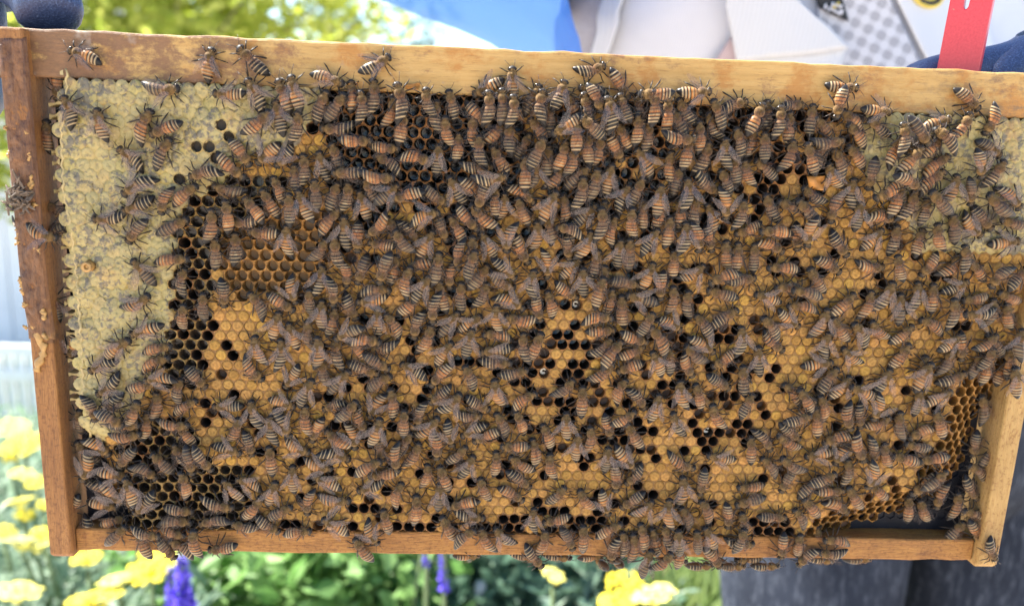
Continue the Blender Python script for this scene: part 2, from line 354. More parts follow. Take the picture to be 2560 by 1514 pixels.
typ[(typ=='honey')&(np.hypot(CP[:,0]-480,CP[:,1]-400)<55)&(u2<.35)]='stale'

# one mesh of wax walls for every cell
SG=12; ang=np.arange(SG)*2*math.pi/SG+math.pi/6
hexr=(PITCH_C/2)/np.cos(np.mod(ang+math.pi/6,math.pi/3)-math.pi/6)      # hexagon with flat sides left/right
wax_cols={'brood':(.25,.125,.034),'open':(.22,.10,.032),'brown':(.25,.115,.034),'empty':(.33,.165,.045),'drawn':(.33,.165,.042),'nectar':(.30,.185,.06),'honey':(.36,.275,.10),'stale':(.36,.26,.105)}
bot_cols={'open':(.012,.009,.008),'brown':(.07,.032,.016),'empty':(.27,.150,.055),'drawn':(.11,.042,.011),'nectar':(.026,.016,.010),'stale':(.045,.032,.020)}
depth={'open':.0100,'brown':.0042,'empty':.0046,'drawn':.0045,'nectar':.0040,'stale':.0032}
jit=rng.normal(size=(len(C),2))*.00010
mbw=MB()
cy=surf_y(C[:,0],C[:,1])
OXA=C[:,0][:,None]+hexr*np.cos(ang)*1.002; OZA=C[:,1][:,None]+hexr*np.sin(ang)*1.002; OYA=surf_y(OXA.ravel(),OZA.ravel()).reshape(OXA.shape)
for i,(x,z) in enumerate(C):
    t=typ[i]; cap=t in('brood','honey'); wc=np.array(wax_cols[t])*(1+.18*rng.normal()*.6)
    ox,oz,oy=OXA[i],OZA[i],OYA[i]
    irr=(.465 if t!='honey' else .47)*PITCH_C*(1 if cap else .97+.05*rng.random())
    rr=irr*(1+ (0 if cap else .018)*rng.normal(size=SG))
    ix=x+jit[i,0]+rr*np.cos(ang); iz=z+jit[i,1]+rr*np.sin(ang); iy=oy+(.00030 if cap else -.00012)
    V=[np.stack([ox,oy+(.00016 if t=='brood' else .00035),oz],1),np.stack([ix,iy,iz],1)]; F=[]
    for k in range(SG):
        k2=(k+1)%SG; F.append((k,k2,SG+k2,SG+k))
    cols=[np.tile(np.r_[wc*.9,.55],(SG,1)),np.tile(np.r_[wc,.55],(SG,1))]
    mats=[0]*SG
    if not cap:
        dp=min(depth[t], max(.0008,Y_MID-.0004-cy[i]))
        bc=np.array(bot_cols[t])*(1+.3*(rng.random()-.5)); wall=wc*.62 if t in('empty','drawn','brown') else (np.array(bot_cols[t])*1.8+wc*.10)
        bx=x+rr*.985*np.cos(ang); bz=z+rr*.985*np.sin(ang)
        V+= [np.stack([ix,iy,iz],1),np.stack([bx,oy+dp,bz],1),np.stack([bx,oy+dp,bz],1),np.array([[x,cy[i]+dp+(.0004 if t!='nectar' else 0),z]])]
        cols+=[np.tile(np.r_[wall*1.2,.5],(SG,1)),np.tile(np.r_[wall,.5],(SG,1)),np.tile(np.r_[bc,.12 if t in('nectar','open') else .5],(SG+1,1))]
        for k in range(SG):
            k2=(k+1)%SG; F.append((2*SG+k,2*SG+k2,3*SG+k2,3*SG+k)); mats.append(0)
        for k in range(SG):
            k2=(k+1)%SG; F.append((4*SG+k,4*SG+k2,5*SG)); mats.append(0)
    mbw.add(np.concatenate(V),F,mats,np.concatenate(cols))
M_comb=colmat('comb_wax',.55,900,.30,.25,.0003,alpha_rough=True,spec=.35)
comb=mbw.build('comb',M_comb,frame,color=True); comb.location=(0,0,HH); comb['kind']='stuff'
comb['label']='wax comb of hexagonal cells'

# cell caps
def cap_mesh(kind,seed):
    r=np.random.default_rng(seed); R0=(.474 if kind=='brood' else .605)*PITCH_C; V=[]; cols=[]
    base=np.array((.395,.215,.060)) if kind=='brood' else np.array((.335,.262,.094))
    base=base*(1+(.12 if kind=='brood' else .05)*np.clip(r.normal(),-2,1.2))*np.array([1,1+.02*r.normal(),1+.06*r.normal()])
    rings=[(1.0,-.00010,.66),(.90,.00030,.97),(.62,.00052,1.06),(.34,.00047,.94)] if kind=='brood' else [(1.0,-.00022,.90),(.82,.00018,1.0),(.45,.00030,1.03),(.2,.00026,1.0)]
    ph=r.random()*6
    for q,(f,h,cm) in enumerate(rings):
        for k in range(SG):
            a=2*math.pi*k/SG+math.pi/6
            hr=1 if kind=='brood' else (1+.03*r.normal())
            hh=h*(1+.12*r.normal()) + (0 if kind=='brood' else r.normal()*.00020)
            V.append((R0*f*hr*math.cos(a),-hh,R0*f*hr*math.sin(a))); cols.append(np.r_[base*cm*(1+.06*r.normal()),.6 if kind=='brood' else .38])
    hc=.00034 if kind=='brood' else .00024
    V.append((0,-hc*(1+.2*r.normal()),0)); cols.append(np.r_[base*.93,.6 if kind=='brood' else .38])
    F=[]
    for q in range(3):
        for k in range(SG):
            k2=(k+1)%SG; F.append((q*SG+k,q*SG+k2,(q+1)*SG+k2,(q+1)*SG+k))
    for k in range(SG): F.append((3*SG+k,3*SG+(k+1)%SG,4*SG))
    return np.array(V),F,np.array(cols)
M_cap=colmat('brood_capping',.8,1100,.45,.6,.0005,spec=.15)
def honey_mat():
    m,n,b=mat('honey_capping'); a=N(n,'ShaderNodeAttribute'); a.attribute_name='Col'
    geo=N(n,'ShaderNodeNewGeometry').outputs['Position']
    t=noise(n,330,5,.68,geo,dist=.3); t2=noise(n,38,3,.5,geo); f=N(n,'ShaderNodeMath',operation='MULTIPLY_ADD'); n.links.new(t2,f.inputs[0]); f.inputs[1].default_value=.5; n.links.new(t,f.inputs[2])
    col=mix(n,a.outputs['Color'],(.10,.085,.068),ramp(n,f.outputs[0],[(.76,(0,0,0)),(.85,(.85,.85,.85))]))
    t3=noise(n,90,3,.5,geo); col=mix(n,col,(.40,.23,.05),ramp(n,t3,[(.55,(0,0,0)),(.72,(.55,.55,.55))]))
    n.links.new(col,b.inputs[0]); b.inputs['Roughness'].default_value=.38; b.inputs['Subsurface Weight'].default_value=0
    bump(n,b,t,.8,.0009); return m
M_hon=honey_mat()
CAPV={'brood':[cap_mesh('brood',s) for s in range(10)],'honey':[cap_mesh('honey',50+s) for s in range(10)]}
# ------------------------------------------------------------------ where each bee sits (tile origin; zoomed x/10, y/10, heading, look)
# look: a amber bands, d dark bands; capital = wings held away from the body
BEES={(0,60):"104,39,162A 72,74,270a 87,108,114D 125,125,103A 200,83,5D 176,126,63a 205,130,203a 57,139,90a",
(500,60):"10,51,80A 63,48,133d 36,87,176A 72,87,122D 103,90,110a 119,86,106A 158,66,338A 217,52,33D 147,101,66d 168,103,56d 187,90,94a 214,91,91d 202,103,96d 235,108,79a 70,123,44a 98,117,104D 122,128,86d 170,131,177d",
(1000,60):"139,73,91A 110,79,208A 112,104,93d 127,103,92d 162,93,59d 170,103,81d 197,90,72D 240,81,172d 236,59,20d 3,98,103d 33,97,97d 65,100,104d 42,115,85d 57,132,95a 98,112,315a 88,135,88a 119,136,50a 140,108,90d 186,117,90d 214,103,120a 173,132,128a 205,126,210A 240,93,290a 228,108,100d 235,128,140d 215,140,90a 3,130,80a",
(1500,60):"24,75,300a 27,105,107d 12,112,105D 67,88,178a 116,86,5A 48,108,90d 63,105,90a 81,113,90a 105,111,115d 98,125,120d 145,112,113d 163,100,15d 139,128,110d 190,119,62a 207,115,86d 219,122,87d 235,102,0d 233,130,85a 44,131,90a 30,138,120a 61,140,90d 122,140,92a 92,143,0a 10,125,60d",
(2000,60):"48,71,0a 39,88,258a 86,97,354A 10,108,80d 28,117,130a 60,107,140a 63,125,130a 86,118,135d 126,120,305d 152,112,17A 181,116,57a 190,83,312a 217,108,242a 108,128,95d 160,128,140d",
(0,340):"163,25,146D 200,22,62d 168,60,217D 171,87,200D 135,104,180D 168,117,238d 202,80,260a 228,72,37a 213,112,27d 72,92,150d 50,124,347A 70,115,200d",
(500,340):"51,20,304a 84,22,224A 107,27,225D 37,38,322a 35,67,160d 131,43,95d 150,38,103D 167,29,107d 187,44,180d 193,8,2a 228,15,357a 233,34,152d 221,51,2a 97,66,114a 118,55,95d 86,83,120a 70,90,132a 144,73,95d 162,75,68d 183,76,85d 203,87,108A 212,70,120d 231,72,40D 114,90,92d 131,87,112A 38,98,99a 18,110,90a 57,107,180d 79,121,173a 106,129,85A 160,106,48a 180,120,92D 195,126,270a 222,110,220a 240,118,120d 226,136,168a 148,143,60d 168,145,95d 20,145,95d 43,140,95d 5,44,200d",
(1000,340):"20,27,340a 47,30,86D 73,15,88a 98,20,90d 124,30,120a 134,5,88d 152,13,60d 168,21,65d 184,31,88d 198,24,75a 213,31,85a 230,17,90a 95,39,8d 111,53,14D 245,20,80a 152,47,90a 167,50,82D 194,53,60a 219,50,43d 70,67,118D 90,66,315a 102,72,250d 117,82,90a 152,70,320a 10,73,200a 44,75,328d 130,88,86A 151,93,108a 181,86,60A 205,90,102a 224,71,83d 229,99,42D 240,60,80d 30,98,12A 11,117,297d 53,113,292d 83,103,314a 102,101,130a 73,116,122a 31,134,60A 110,135,125A 134,124,262A 170,123,90A 186,117,105d 210,115,170d 208,135,275d 230,135,70A 148,140,300a 71,145,270a 3,130,120d 90,143,90d 247,108,90d",
(1500,340):"20,14,298a 57,33,125A 84,39,82a 105,22,84a 151,22,87D 170,8,105d 188,8,88a 201,15,88d 130,28,75d 232,26,73a 168,42,100d 182,47,100a 205,43,138d 10,54,75A 26,78,58D 47,70,65d 70,80,82A 107,73,90D 130,60,325d 156,58,112d 153,82,270A 95,57,75d 140,102,110A 173,97,82d 211,90,110d 240,86,165d 5,100,88d 15,117,70a 36,106,85a 53,98,84a 99,97,90a 115,95,80d 84,118,85a 105,126,88D 119,124,270a 134,127,283a 184,115,200a 215,116,180a 60,130,52D 75,97,80a 22,145,80D 37,146,88d 153,148,88a 170,151,85a 191,151,88d 212,135,330a 245,125,270a",
(2000,340):"26,9,12d 7,25,105a 21,22,70d 46,30,115d 63,24,125a 36,46,110A 102,17,55a 117,26,50a 149,13,45a 133,9,215d 82,42,258d 152,33,35a 147,50,35a 111,48,330a 213,13,320D 197,30,275A 220,43,57d 173,60,75A 192,62,267d 58,65,80D 14,69,135d 5,85,130d 95,62,205a 38,80,255a 63,90,78D 108,72,75a 122,79,67d 140,85,80d 152,74,130d 91,89,345a 2,104,265A 218,80,125d 236,68,305A 205,92,305d 192,102,317A 174,104,95d 240,100,160d 81,116,45A 43,122,305d 107,117,80d 132,120,67a 154,114,92a 229,120,8A 178,137,90d",
(0,620):"68,73,103D 92,122,250A 176,30,130D 212,15,2a 224,42,78d 170,70,37A 225,85,83a 180,99,197A 143,122,32A 194,124,10a 190,140,20a 126,145,205D",
(500,620):"30,55,270d 2,73,88d 113,52,290A 100,68,330a 72,70,128d 151,42,87D 168,53,270d 181,32,270a 200,27,252d 227,22,255d 241,28,78a 135,66,90d 216,50,0d 213,67,183A 150,83,87A 184,73,298d 163,92,80a 186,100,208D 93,96,75A 115,109,110A 134,107,90d 71,126,100A 100,132,93D 152,126,96A 169,130,90d 195,124,130a 226,124,180d 206,110,350a 219,92,85A 242,94,130a 220,137,330d",
(1000,620):"24,20,200a 47,25,82d 62,33,270a 86,18,70d 98,37,55d 130,22,315D 125,42,335d 161,43,78D 183,20,268A 210,26,43A 240,23,75d 225,41,88D 206,53,330a 243,53,70a 7,40,72a 24,48,52D 51,61,100a 40,72,268d 76,60,87d 104,60,72d 137,65,330A 169,75,285a 187,69,107a 13,71,45a 117,85,87A 20,94,260d 60,94,52D 86,93,35A 149,90,165a 120,106,180a 85,117,75D 119,124,188D 34,113,75a 53,130,52A 152,124,90d 168,121,68a 118,143,0d 243,83,0a 248,101,5a 252,125,50d",
(1500,620):"60,36,68A 91,20,88a 115,32,38A 30,42,345d 75,47,268a 150,31,207a 174,40,8d 227,24,180a 153,55,165d 3,40,80a 10,67,80a 27,78,90a 52,63,165D 90,64,88a 107,69,82d 208,62,162A 236,48,180d 154,86,32d 54,91,58d 86,93,325A 130,97,128d 233,88,325A 213,98,132d 41,110,345a 73,111,128a 126,119,325A 175,114,92D 212,119,322a 8,120,50d 13,131,48a 39,130,28a 72,140,115A 115,135,130d 106,146,300a 154,137,213a 195,140,90D 38,147,200a 86,140,95d",
(2000,620):"32,19,325a 78,23,0a 107,22,95a 146,19,230a 170,22,48a 199,26,130a 220,30,232d 17,37,118a 4,48,170d 240,34,45d 48,64,45a 77,65,72a 97,55,65D 130,56,80D 149,57,85a 175,45,30D 196,58,185a 235,55,150a 4,64,180a 112,69,85D 168,72,88d 196,74,178D 215,73,80d 231,77,88a 24,84,70A 44,92,120a 70,95,130D 89,92,125a 150,85,158a 114,97,42a 163,106,37A 203,105,40a 181,110,270a 238,106,70D 219,108,130d 28,109,72D 57,123,130A 113,121,58a 20,131,10A 138,137,80a 165,128,70d 205,122,60d 230,127,90a",
(0,900):"203,17,192A 176,33,22a 136,34,215D 139,54,240D 113,60,290d 97,74,80d 170,62,70a 217,38,72d 195,57,95a 152,80,0d 145,65,330d 181,82,85a 158,94,14a 228,58,28a 218,77,2a 121,105,320A 107,115,130d 113,127,250A 157,120,230d 200,127,135d 230,93,130a 223,120,120d 237,120,285d 178,138,325d 138,141,350A 241,22,315d",
(500,900):"64,11,315a 115,21,235A 129,38,60D 34,57,180D 102,52,340A 68,69,105D 172,27,48D 152,17,95d 202,10,340d 221,27,28d 166,55,202d 184,62,48d 217,55,245A 238,54,100a 44,87,78a 87,87,90D 105,77,298D 129,75,90a 144,86,250a 198,74,300a 34,108,342D 61,103,285d 170,101,142a 190,94,280A 219,85,75A 119,109,340A 87,125,98a 165,117,340D 222,108,280d 145,132,350A 6,117,310d 208,127,25a 228,142,185a 113,148,90A 243,115,280a",
(1000,900):"18,13,155D 50,18,230a 88,21,115d 118,40,98A 140,17,15d 50,44,215d 64,55,50D 95,55,335d 152,48,27a 203,36,47d 225,52,88a 6,76,88a 23,67,263d 84,71,5d 36,86,48A 59,91,285D 91,86,208D 107,93,205a 129,80,122d 150,77,115a 183,94,115a 205,82,87A 218,108,80A 235,98,90a 47,105,270a 18,118,68a 5,105,60d 70,117,45d 142,103,178a 167,114,103a 84,133,62D 119,128,90a 151,128,145a 184,132,90a 33,143,88a 56,146,110a 148,146,320d",
(1500,900):"24,38,58a 4,18,45a 47,46,300d 69,60,75A 100,43,91A 122,45,105a 146,28,328d 176,26,90d 178,55,58d 28,70,35a 10,82,285a 93,81,107D 144,70,108a 42,95,118a 240,40,140a 237,67,20d 204,98,300d 188,112,90a 235,88,320d 232,103,138a 8,123,82D 30,122,315A 100,127,340a 150,121,167A 213,130,138d 234,127,140d 19,146,268a 44,143,220d 126,150,260d 230,150,240d",
(2000,900):"31,23,52d 45,31,50A 132,15,58A 93,25,60D 69,35,155A 170,22,25d 197,6,60d 210,12,80a 225,13,65a 241,25,90A 3,42,120a 28,53,110a 52,62,283a 66,62,275d 86,51,245A 132,48,78D 155,41,27A 206,55,100d 6,57,50a 19,70,95a 88,72,30a 111,74,85d 135,79,210a 157,72,105a 42,86,205a 61,97,292a 82,100,260d 95,107,92a 132,98,165d 119,112,165a 151,112,190a 22,106,190A 45,105,240A 195,93,260d 212,107,62d 200,124,150d 78,124,250A 54,125,90d 22,130,30d 146,131,40d",
(0,1160):"90,51,230a 125,30,320d 138,34,315A 165,31,115A 159,40,290a 127,51,350A 180,47,225D 139,70,12a 108,82,258d 143,88,43d 183,83,355d 176,100,110a 205,105,315d 220,58,355d 216,70,355d 213,85,350a 235,20,110a 242,93,92a 225,102,150d",
(500,1160):"28,104,185a 40,32,130A 61,22,165A 88,36,72A 158,23,162A 212,31,192D 66,55,55a 20,50,350d 97,58,25d 133,47,268a 166,47,2A 17,69,195d 55,78,160d 82,76,330d 120,83,5a 168,76,153A 210,86,305A 230,71,105a 201,106,122a 242,38,65a",
(1000,1160):"20,56,90a 48,40,85D 104,31,108a 139,36,330a 194,38,50d 229,45,118a 78,49,195a 85,67,357D 163,70,82D 194,70,190a 59,80,118a 78,83,30d 106,94,112a 127,90,130D 177,97,82a 165,115,313d 209,92,295d 226,92,90a 195,124,350d 82,128,12A 155,122,340d 235,138,20a",
(1500,1160):"17,19,262A 6,48,290A 41,45,215d 55,56,45A 82,58,82A 103,33,90A 108,65,125d 134,58,120a 159,64,268a 186,28,178a 186,46,195d 178,75,100d 213,66,0d 11,80,30a 31,98,105d 54,90,102a 70,95,108a 81,90,95d 95,91,95D 119,92,95d 136,90,118A 44,102,95a 16,105,260d 55,118,65D 75,112,50a 99,113,88a 140,115,305a 225,101,262a 170,90,70d 172,98,0d 13,133,80a 5,137,100d 22,135,80a 95,130,320d 140,131,120a 165,128,0d 185,129,180d 205,128,0d 75,130,90d 125,127,0d 245,100,80a",
(2000,1160):"10,25,40d 34,30,5a 61,38,118a 88,31,140a 42,46,325a 13,48,130a 139,23,215a 156,35,250a 122,51,85a 139,52,105a 176,47,80a 194,53,160d 173,75,45d 193,71,300a 213,97,295d 190,28,300d 2,60,130d 20,83,100d 42,84,180a 7,103,225d 37,101,175d 25,114,0d 68,113,10d"}
import re
bees=[]
for (ox,oy),sx in BEES.items():
    sc=4.482 if ox==2000 else 4.946
    for tkn in sx.split():
        q=re.match(r'(-?\d+),(-?\d+),(\d+)([aAdD])$',tkn); bees.append([ox+int(q[1])*10/sc,oy+int(q[2])*10/sc,int(q[3]),q[4]])
# drop accidental doubles
kept=[]
for b_ in bees:
    if all(math.hypot(b_[0]-c_[0],b_[1]-c_[1])>15 for c_ in kept): kept.append(b_)
bees=kept

TB_L=lambda px:64+(px+7)*.0494      # top edge of the top bar in the picture
def bee_surface(px,py):
    """depth of what the bee stands on, and what it is"""
    tbb=165+(px-100)*.0478
    if py<tbb: return .0030,'top bar'
    xl=62+(py-64)*.093
    if px<xl+8: return -.0005,'stained end bar'
    if px>2462+ (1421-py)*.165*0.9: return .0000,'pale end bar'
    bt=1330+(px-200)*.009
    if py>1388+(px-200)*.011: return .0100,'under'
    if py>bt: return .0048,'bottom bar'
    P=at(px,py,.004); yy=float(surf_y(P[0],P[2]-ZC)[0])
    if not in_poly(np.array([[px,py]]),COMB)[0]: return .0105,'gap'
    return yy,'comb'
info=[]
for (px,py,h,t) in bees:
    y0,where=bee_surface(px,py); yb=y0-.0030
    P=at(px,py,yb); Q=at(px+10*math.cos(math.radians(h)),py-10*math.sin(math.radians(h)),yb)
    d=Q-P; hd=math.atan2(d[2],d[0])
    info.append(dict(px=px,py=py,P=P,h=hd,t=t,where=where,y=y0))
# stack bees that lie over each other
order=sorted(range(len(info)),key=lambda i:(info[i]['t'].isupper(),rng.random()))
def segd(a,b):
    if abs(a['P'][0]-b['P'][0])>.015 or abs(a['P'][2]-b['P'][2])>.015: return 9
    for q in (a,b):
        if 'S' not in q: s=np.array((-.0048,-.0016,.0016,.0048)); q['S']=np.stack([q['P'][0]+s*math.cos(q['h']),q['P'][2]+s*math.sin(q['h'])],1)
    return float(np.sqrt((((a['S'][:,None]-b['S'][None])**2).sum(2)).min()))
done=[]
for i in order:
    a=info[i]; lift=0.0
    nb=[(info[j]['lift']+.003-info[j]['y'],segd(a,info[j])) for j in done if np.hypot(info[j]['P'][0]-a['P'][0],info[j]['P'][2]-a['P'][2])<.0145]
    for _ in range(8):
        hh=lift+.003-a['y']
        if any(dd<.0041 and abs(hh-hj)<.0036*math.sqrt(max(0,1-(dd/.0041)**2))+.0004 for hj,dd in nb): lift+=.0009
        else: break
    a['lift']=lift; done.append(i)

# ------------------------------------------------------------------ bee meshes: nose along +X, back along +Z, feet at z = 0
def sup(c,p=2.0): return c
def bee_body(look,bend,seed):
    r=np.random.default_rng(seed); mb=MB(); SGB=14; zc=.0031
    # x from tail tip to nose with half-widths (mm)
    prof=[(-9.0,.15,.15),(-8.7,.58,.52),(-8.1,1.05,.92),(-7.3,1.52,1.32),(-6.4,1.90,1.64),(-5.5,2.14,1.85),(-4.6,2.27,1.97),(-3.7,2.30,2.0),(-2.8,2.26,1.98),(-2.0,2.18,1.92),(-1.2,2.02,1.78),(-.6,1.78,1.6),(-.25,1.45,1.35),(0.0,1.22,1.15),
          (.25,1.32,1.2),(.7,1.68,1.55),(1.3,1.92,1.85),(2.0,2.02,1.95),(2.7,1.96,1.88),(3.3,1.72,1.62),(3.8,1.30,1.2),(4.05,1.05,.95),
          (4.2,1.2,1.0),(4.5,1.58,1.2),(4.95,1.85,1.35),(5.4,1.78,1.3),(5.85,1.35,1.1),(6.2,.8,.75),(6.4,.25,.25)]
    # finer rings on the abdomen so that the bands are crisp
    P0=np.array(prof); xs=np.concatenate([np.linspace(-9.0,-.6,32),P0[P0[:,0]>-.6][:,0]])
    wv=np.interp(xs,P0[:,0],P0[:,1]); hv=np.interp(xs,P0[:,0],P0[:,2]); n=len(xs)
    V=[];Cc=[]
    amber=np.array((.345,.130,.027)); pale=np.array((.36,.262,.145)); black=np.array((.011,.009,.008)); brown=np.array((.14,.075,.035)); tan=np.array((.160,.094,.034))
    pink=1+.12*r.normal()
    amber=amber*pink
    bj=np.array([0,1,2,3,4,5,6.])+np.r_[0,r.normal(size=5)*.11,0]; fp_=.22+.10*r.random(); fd_=.50+.10*r.random()
    def band(x):                    # abdomen colour, x in mm
        s=(-.6-x)/8.4*6.0; s=float(np.interp(s,[0,1,2,3,4,5,6],bj)); kseg=int(np.clip(s,0,5)); f=s-kseg
        if kseg==5: return black*1.2,.3
        if look=='amber': body=[amber,amber*1.03,amber*.92,brown*1.3,black][kseg]; dk=black if kseg>=1 else brown
        elif look=='gold': body=[amber*1.15,amber*1.2,amber*1.15,amber*.85,brown][kseg]; dk=brown if kseg<3 else black
        elif look=='grey': body=[brown*.9,brown*.8,brown*.7,brown*.6,black*2][kseg]; dk=black*2.2
        else: body=[brown*1.1,brown*.9,black*2.2,black*1.5,black][kseg]; dk=black
        if f<fp_: return ((pale*.62 if look=='grey' else pale) if kseg>=(2 if look!='dark' else 1) else pale*.5+body*.45),.75
        if f>fd_: return dk,.28
        return body,.32
    for i,x in enumerate(xs):
        bx=x*1e-3
        yc=bend*((x+.3)/7)**2*2.0e-3*(1 if x<-.3 else 0) + bend*.35*max(0,(x-3.5)/3)*1.0e-3
        zz=zc + (-.00035*((x+1)/6)**2 if x<-1 else 0) + (-.0004*max(0,(x-3.6)/2.6))
        for k in range(SGB):
            a=2*math.pi*k/SGB; cy,cz=math.cos(a),math.sin(a)
            rw,rh=wv[i]*1.08e-3,hv[i]*1.06e-3
            V.append((bx,yc+rw*cy,zz+rh*cz))
            if x<-.3:
                c,ro=band(x)
                if cz<-.35: c=brown*.9
            elif x<4.1:
                rad=math.hypot(x-1.9,cy*2.0)
                c=tan*(.55 if (cz>.75 and abs(x-1.9)<1.0) else 1.0)*(1+.22*r.normal()); ro=.9
                if x<.35: c=brown*1.2
            else:
                eye=abs(cy)>.62 and 4.3<x<5.9; c=black*.8 if eye else (tan*.55 if (cz>.4 and x<5.2) else black*1.8); ro=.18 if eye else .55
            Cc.append(np.r_[np.clip(c,0,1),ro])
    F=[]
    for i in range(n-1):
        for k in range(SGB):
            k2=(k+1)%SGB; F.append((i*SGB+k,i*SGB+k2,(i+1)*SGB+k2,(i+1)*SGB+k))
    F+= [tuple(range(SGB))[::-1],tuple((n-1)*SGB+k for k in range(SGB))]
    mb.add(V,F,0,np.array(Cc))
    # fuzz on thorax, head and front of the abdomen
    for k in range(210):
        x=r.choice([r.uniform(.2,4.0),r.uniform(.2,4.0),r.uniform(4.2,5.6),r.uniform(-2.2,-.4)]); a=r.uniform(-.5,math.pi+.5)
        rw=np.interp(x,P0[:,0],P0[:,1])*1e-3; rh=np.interp(x,P0[:,0],P0[:,2])*1e-3
        p=np.array([x*1e-3,rw*math.cos(a)*.97,zc+rh*math.sin(a)*.97]); nn=np.array([r.normal()*.35-.1,math.cos(a),math.sin(a)]); nn/=np.linalg.norm(nn)
        tt=np.cross(nn,[1,.1,0]); tt/=np.linalg.norm(tt)+1e-9
        L=(.00055+.0004*r.random()); w_=.00007
        mb.add([p-tt*w_,p+tt*w_,p+nn*L],[(0,1,2)],0,np.r_[np.clip(tan*(2.1+.5*r.normal()),0,1),.9])
    # legs
    leg=np.r_[.020,.013,.009,.4]
    for sd in (-1,1):
        for (x0,ang,ln,kn) in ((3.2,48,1.0,1.3),(2.1,95,1.1,1.5),(1.0,140,1.45,1.7)):
            a=math.radians(ang+r.normal()*10); ux,uy=math.cos(a),math.sin(a)*sd
            base=np.array([x0*1e-3,sd*.0011,zc-.0011])
            knee=base+np.array([ux*.0019*ln,uy*.0019*ln,.0007]); ank=base+np.array([ux*.0037*ln,uy*.0037*ln,-.0010]); foot=base+np.array([ux*.0050*ln+r.normal()*.0003,uy*.0050*ln,-(zc-.0011)+.0001])
            mb.tube([base,knee,ank,foot],[.00026,.00028,.00025 if ang<120 else .00036,.00009],5,0,leg)
        a=math.radians((32+r.normal()*9)); el=np.array([.0060+.0012*math.cos(a),sd*(.0006+.0013*math.sin(a)),zc+.0006])
        tip=el+np.array([.0026*math.cos(a+r.normal()*.25),sd*.0026*math.sin(a+r.normal()*.2),-.0004])
        mb.tube([(.0059,sd*.0006,zc+.0003),el,tip],[.00012,.00010,.00009],4,0,leg)
    return mb
def wing_mb():
    mb=MB()
    def blade(L,W,sweep,x0,z0):
        ts=np.linspace(0,1,9); up=[];lo=[]
        for t in ts:
            wd=W*(math.sin(math.pi*min(1,t**.75*.93+.03)))**.72
            x=-L*t; yc=sweep*t
            up.append((x0+x,yc+wd*.28,z0+.0004*math.sin(t*3)-.0002*t)); lo.append((x0+x*.985,yc-wd*.72,z0+.0001*math.sin(t*5)-.0003*t))
        V=up+lo; n_=len(ts); F=[(i,i+1,n_+i+1,n_+i) for i in range(n_-1)]
        c=[]
        for t in ts: c.append((t,.0,0,1))
        for t in ts: c.append((t,1.0,0,1))
        mb.add(V,F,0,np.array(c))
    blade(.0096,.0030,.0004,0,0); blade(.0066,.0020,-.0010,-.0004,-.00025)
    return mb
M_bee=colmat('bee_body',.6,2500,.28,0,alpha_rough=True,sheen=.08,spec=.22)
def wing_mat(name,base):
    m,n,b=mat(name); a=N(n,'ShaderNodeAttribute'); a.attribute_name='Col'
    s=N(n,'ShaderNodeSeparateColor'); n.links.new(a.outputs['Color'],s.inputs[0])
    vv=N(n,'ShaderNodeCombineXYZ'); 
    m1=N(n,'ShaderNodeMath',operation='MULTIPLY'); m1.inputs[1].default_value=3.0; n.links.new(s.outputs[0],m1.inputs[0])
    m2=N(n,'ShaderNodeMath',operation='MULTIPLY'); m2.inputs[1].default_value=3.2; n.links.new(s.outputs[1],m2.inputs[0])
    n.links.new(m1.outputs[0],vv.inputs[0]); n.links.new(m2.outputs[0],vv.inputs[1])
    vo=N(n,'ShaderNodeTexVoronoi'); vo.feature='DISTANCE_TO_EDGE'; n.links.new(vv.outputs[0],vo.inputs['Vector']); vo.inputs['Scale'].default_value=1.1
    vein=ramp(n,vo.outputs['Distance'],[(.03,(1,1,1)),(.09,(0,0,0))])
    b.inputs['Roughness'].default_value=.16; b.inputs['Specular IOR Level'].default_value=.9; b.inputs['IOR'].default_value=1.5
    n.links.new(mix(n,(.30,.24,.23),(.045,.026,.02),vein),b.inputs[0])
    tr=N(n,'ShaderNodeBsdfTransparent'); tr.inputs[0].default_value=(.95,.90,.86,1)
    mx=N(n,'ShaderNodeMixShader'); fr=N(n,'ShaderNodeMath',operation='MULTIPLY_ADD'); n.links.new(vein,fr.inputs[0]); fr.inputs[1].default_value=.12; fr.inputs[2].default_value=base
    n.links.new(fr.outputs[0],mx.inputs[0]); n.links.new(tr.outputs[0],mx.inputs[1]); n.links.new(b.outputs[0],mx.inputs[2])
    n.links.new(mx.outputs[0],n.nodes['Material Output'].inputs[0]); return m
M_wing=wing_mat('bee_wing',.035); M_wing2=wing_mat('open_bee_wing',.16)
LOOKS=('amber','gold','dark','grey')
BODY={}
for lk in LOOKS:
    for bi,bd_ in enumerate((-1.15,-.45,.05,.5,1.2)):
        q=bee_body(lk,bd_,LOOKS.index(lk)*31+bi*7+3); BODY[(lk,bi)]=(q,q.mesh('bee_body',M_bee,True,True))
WG=wing_mb(); 
WGm=MB()
for v_,c_ in zip(WG.v,WG.c): WGm.v.append(v_*np.array([1,-1,1])); WGm.c.append(c_)
WGm.n=WG.n; WGm.f=[q[::-1] for q in WG.f]; WGm.m=WG.m
wing_me={(sd,sp):q.mesh('wing',M_wing2 if sp else M_wing,True,True) for sd,q in ((1,WG),(-1,WGm)) for sp in (True,False)}

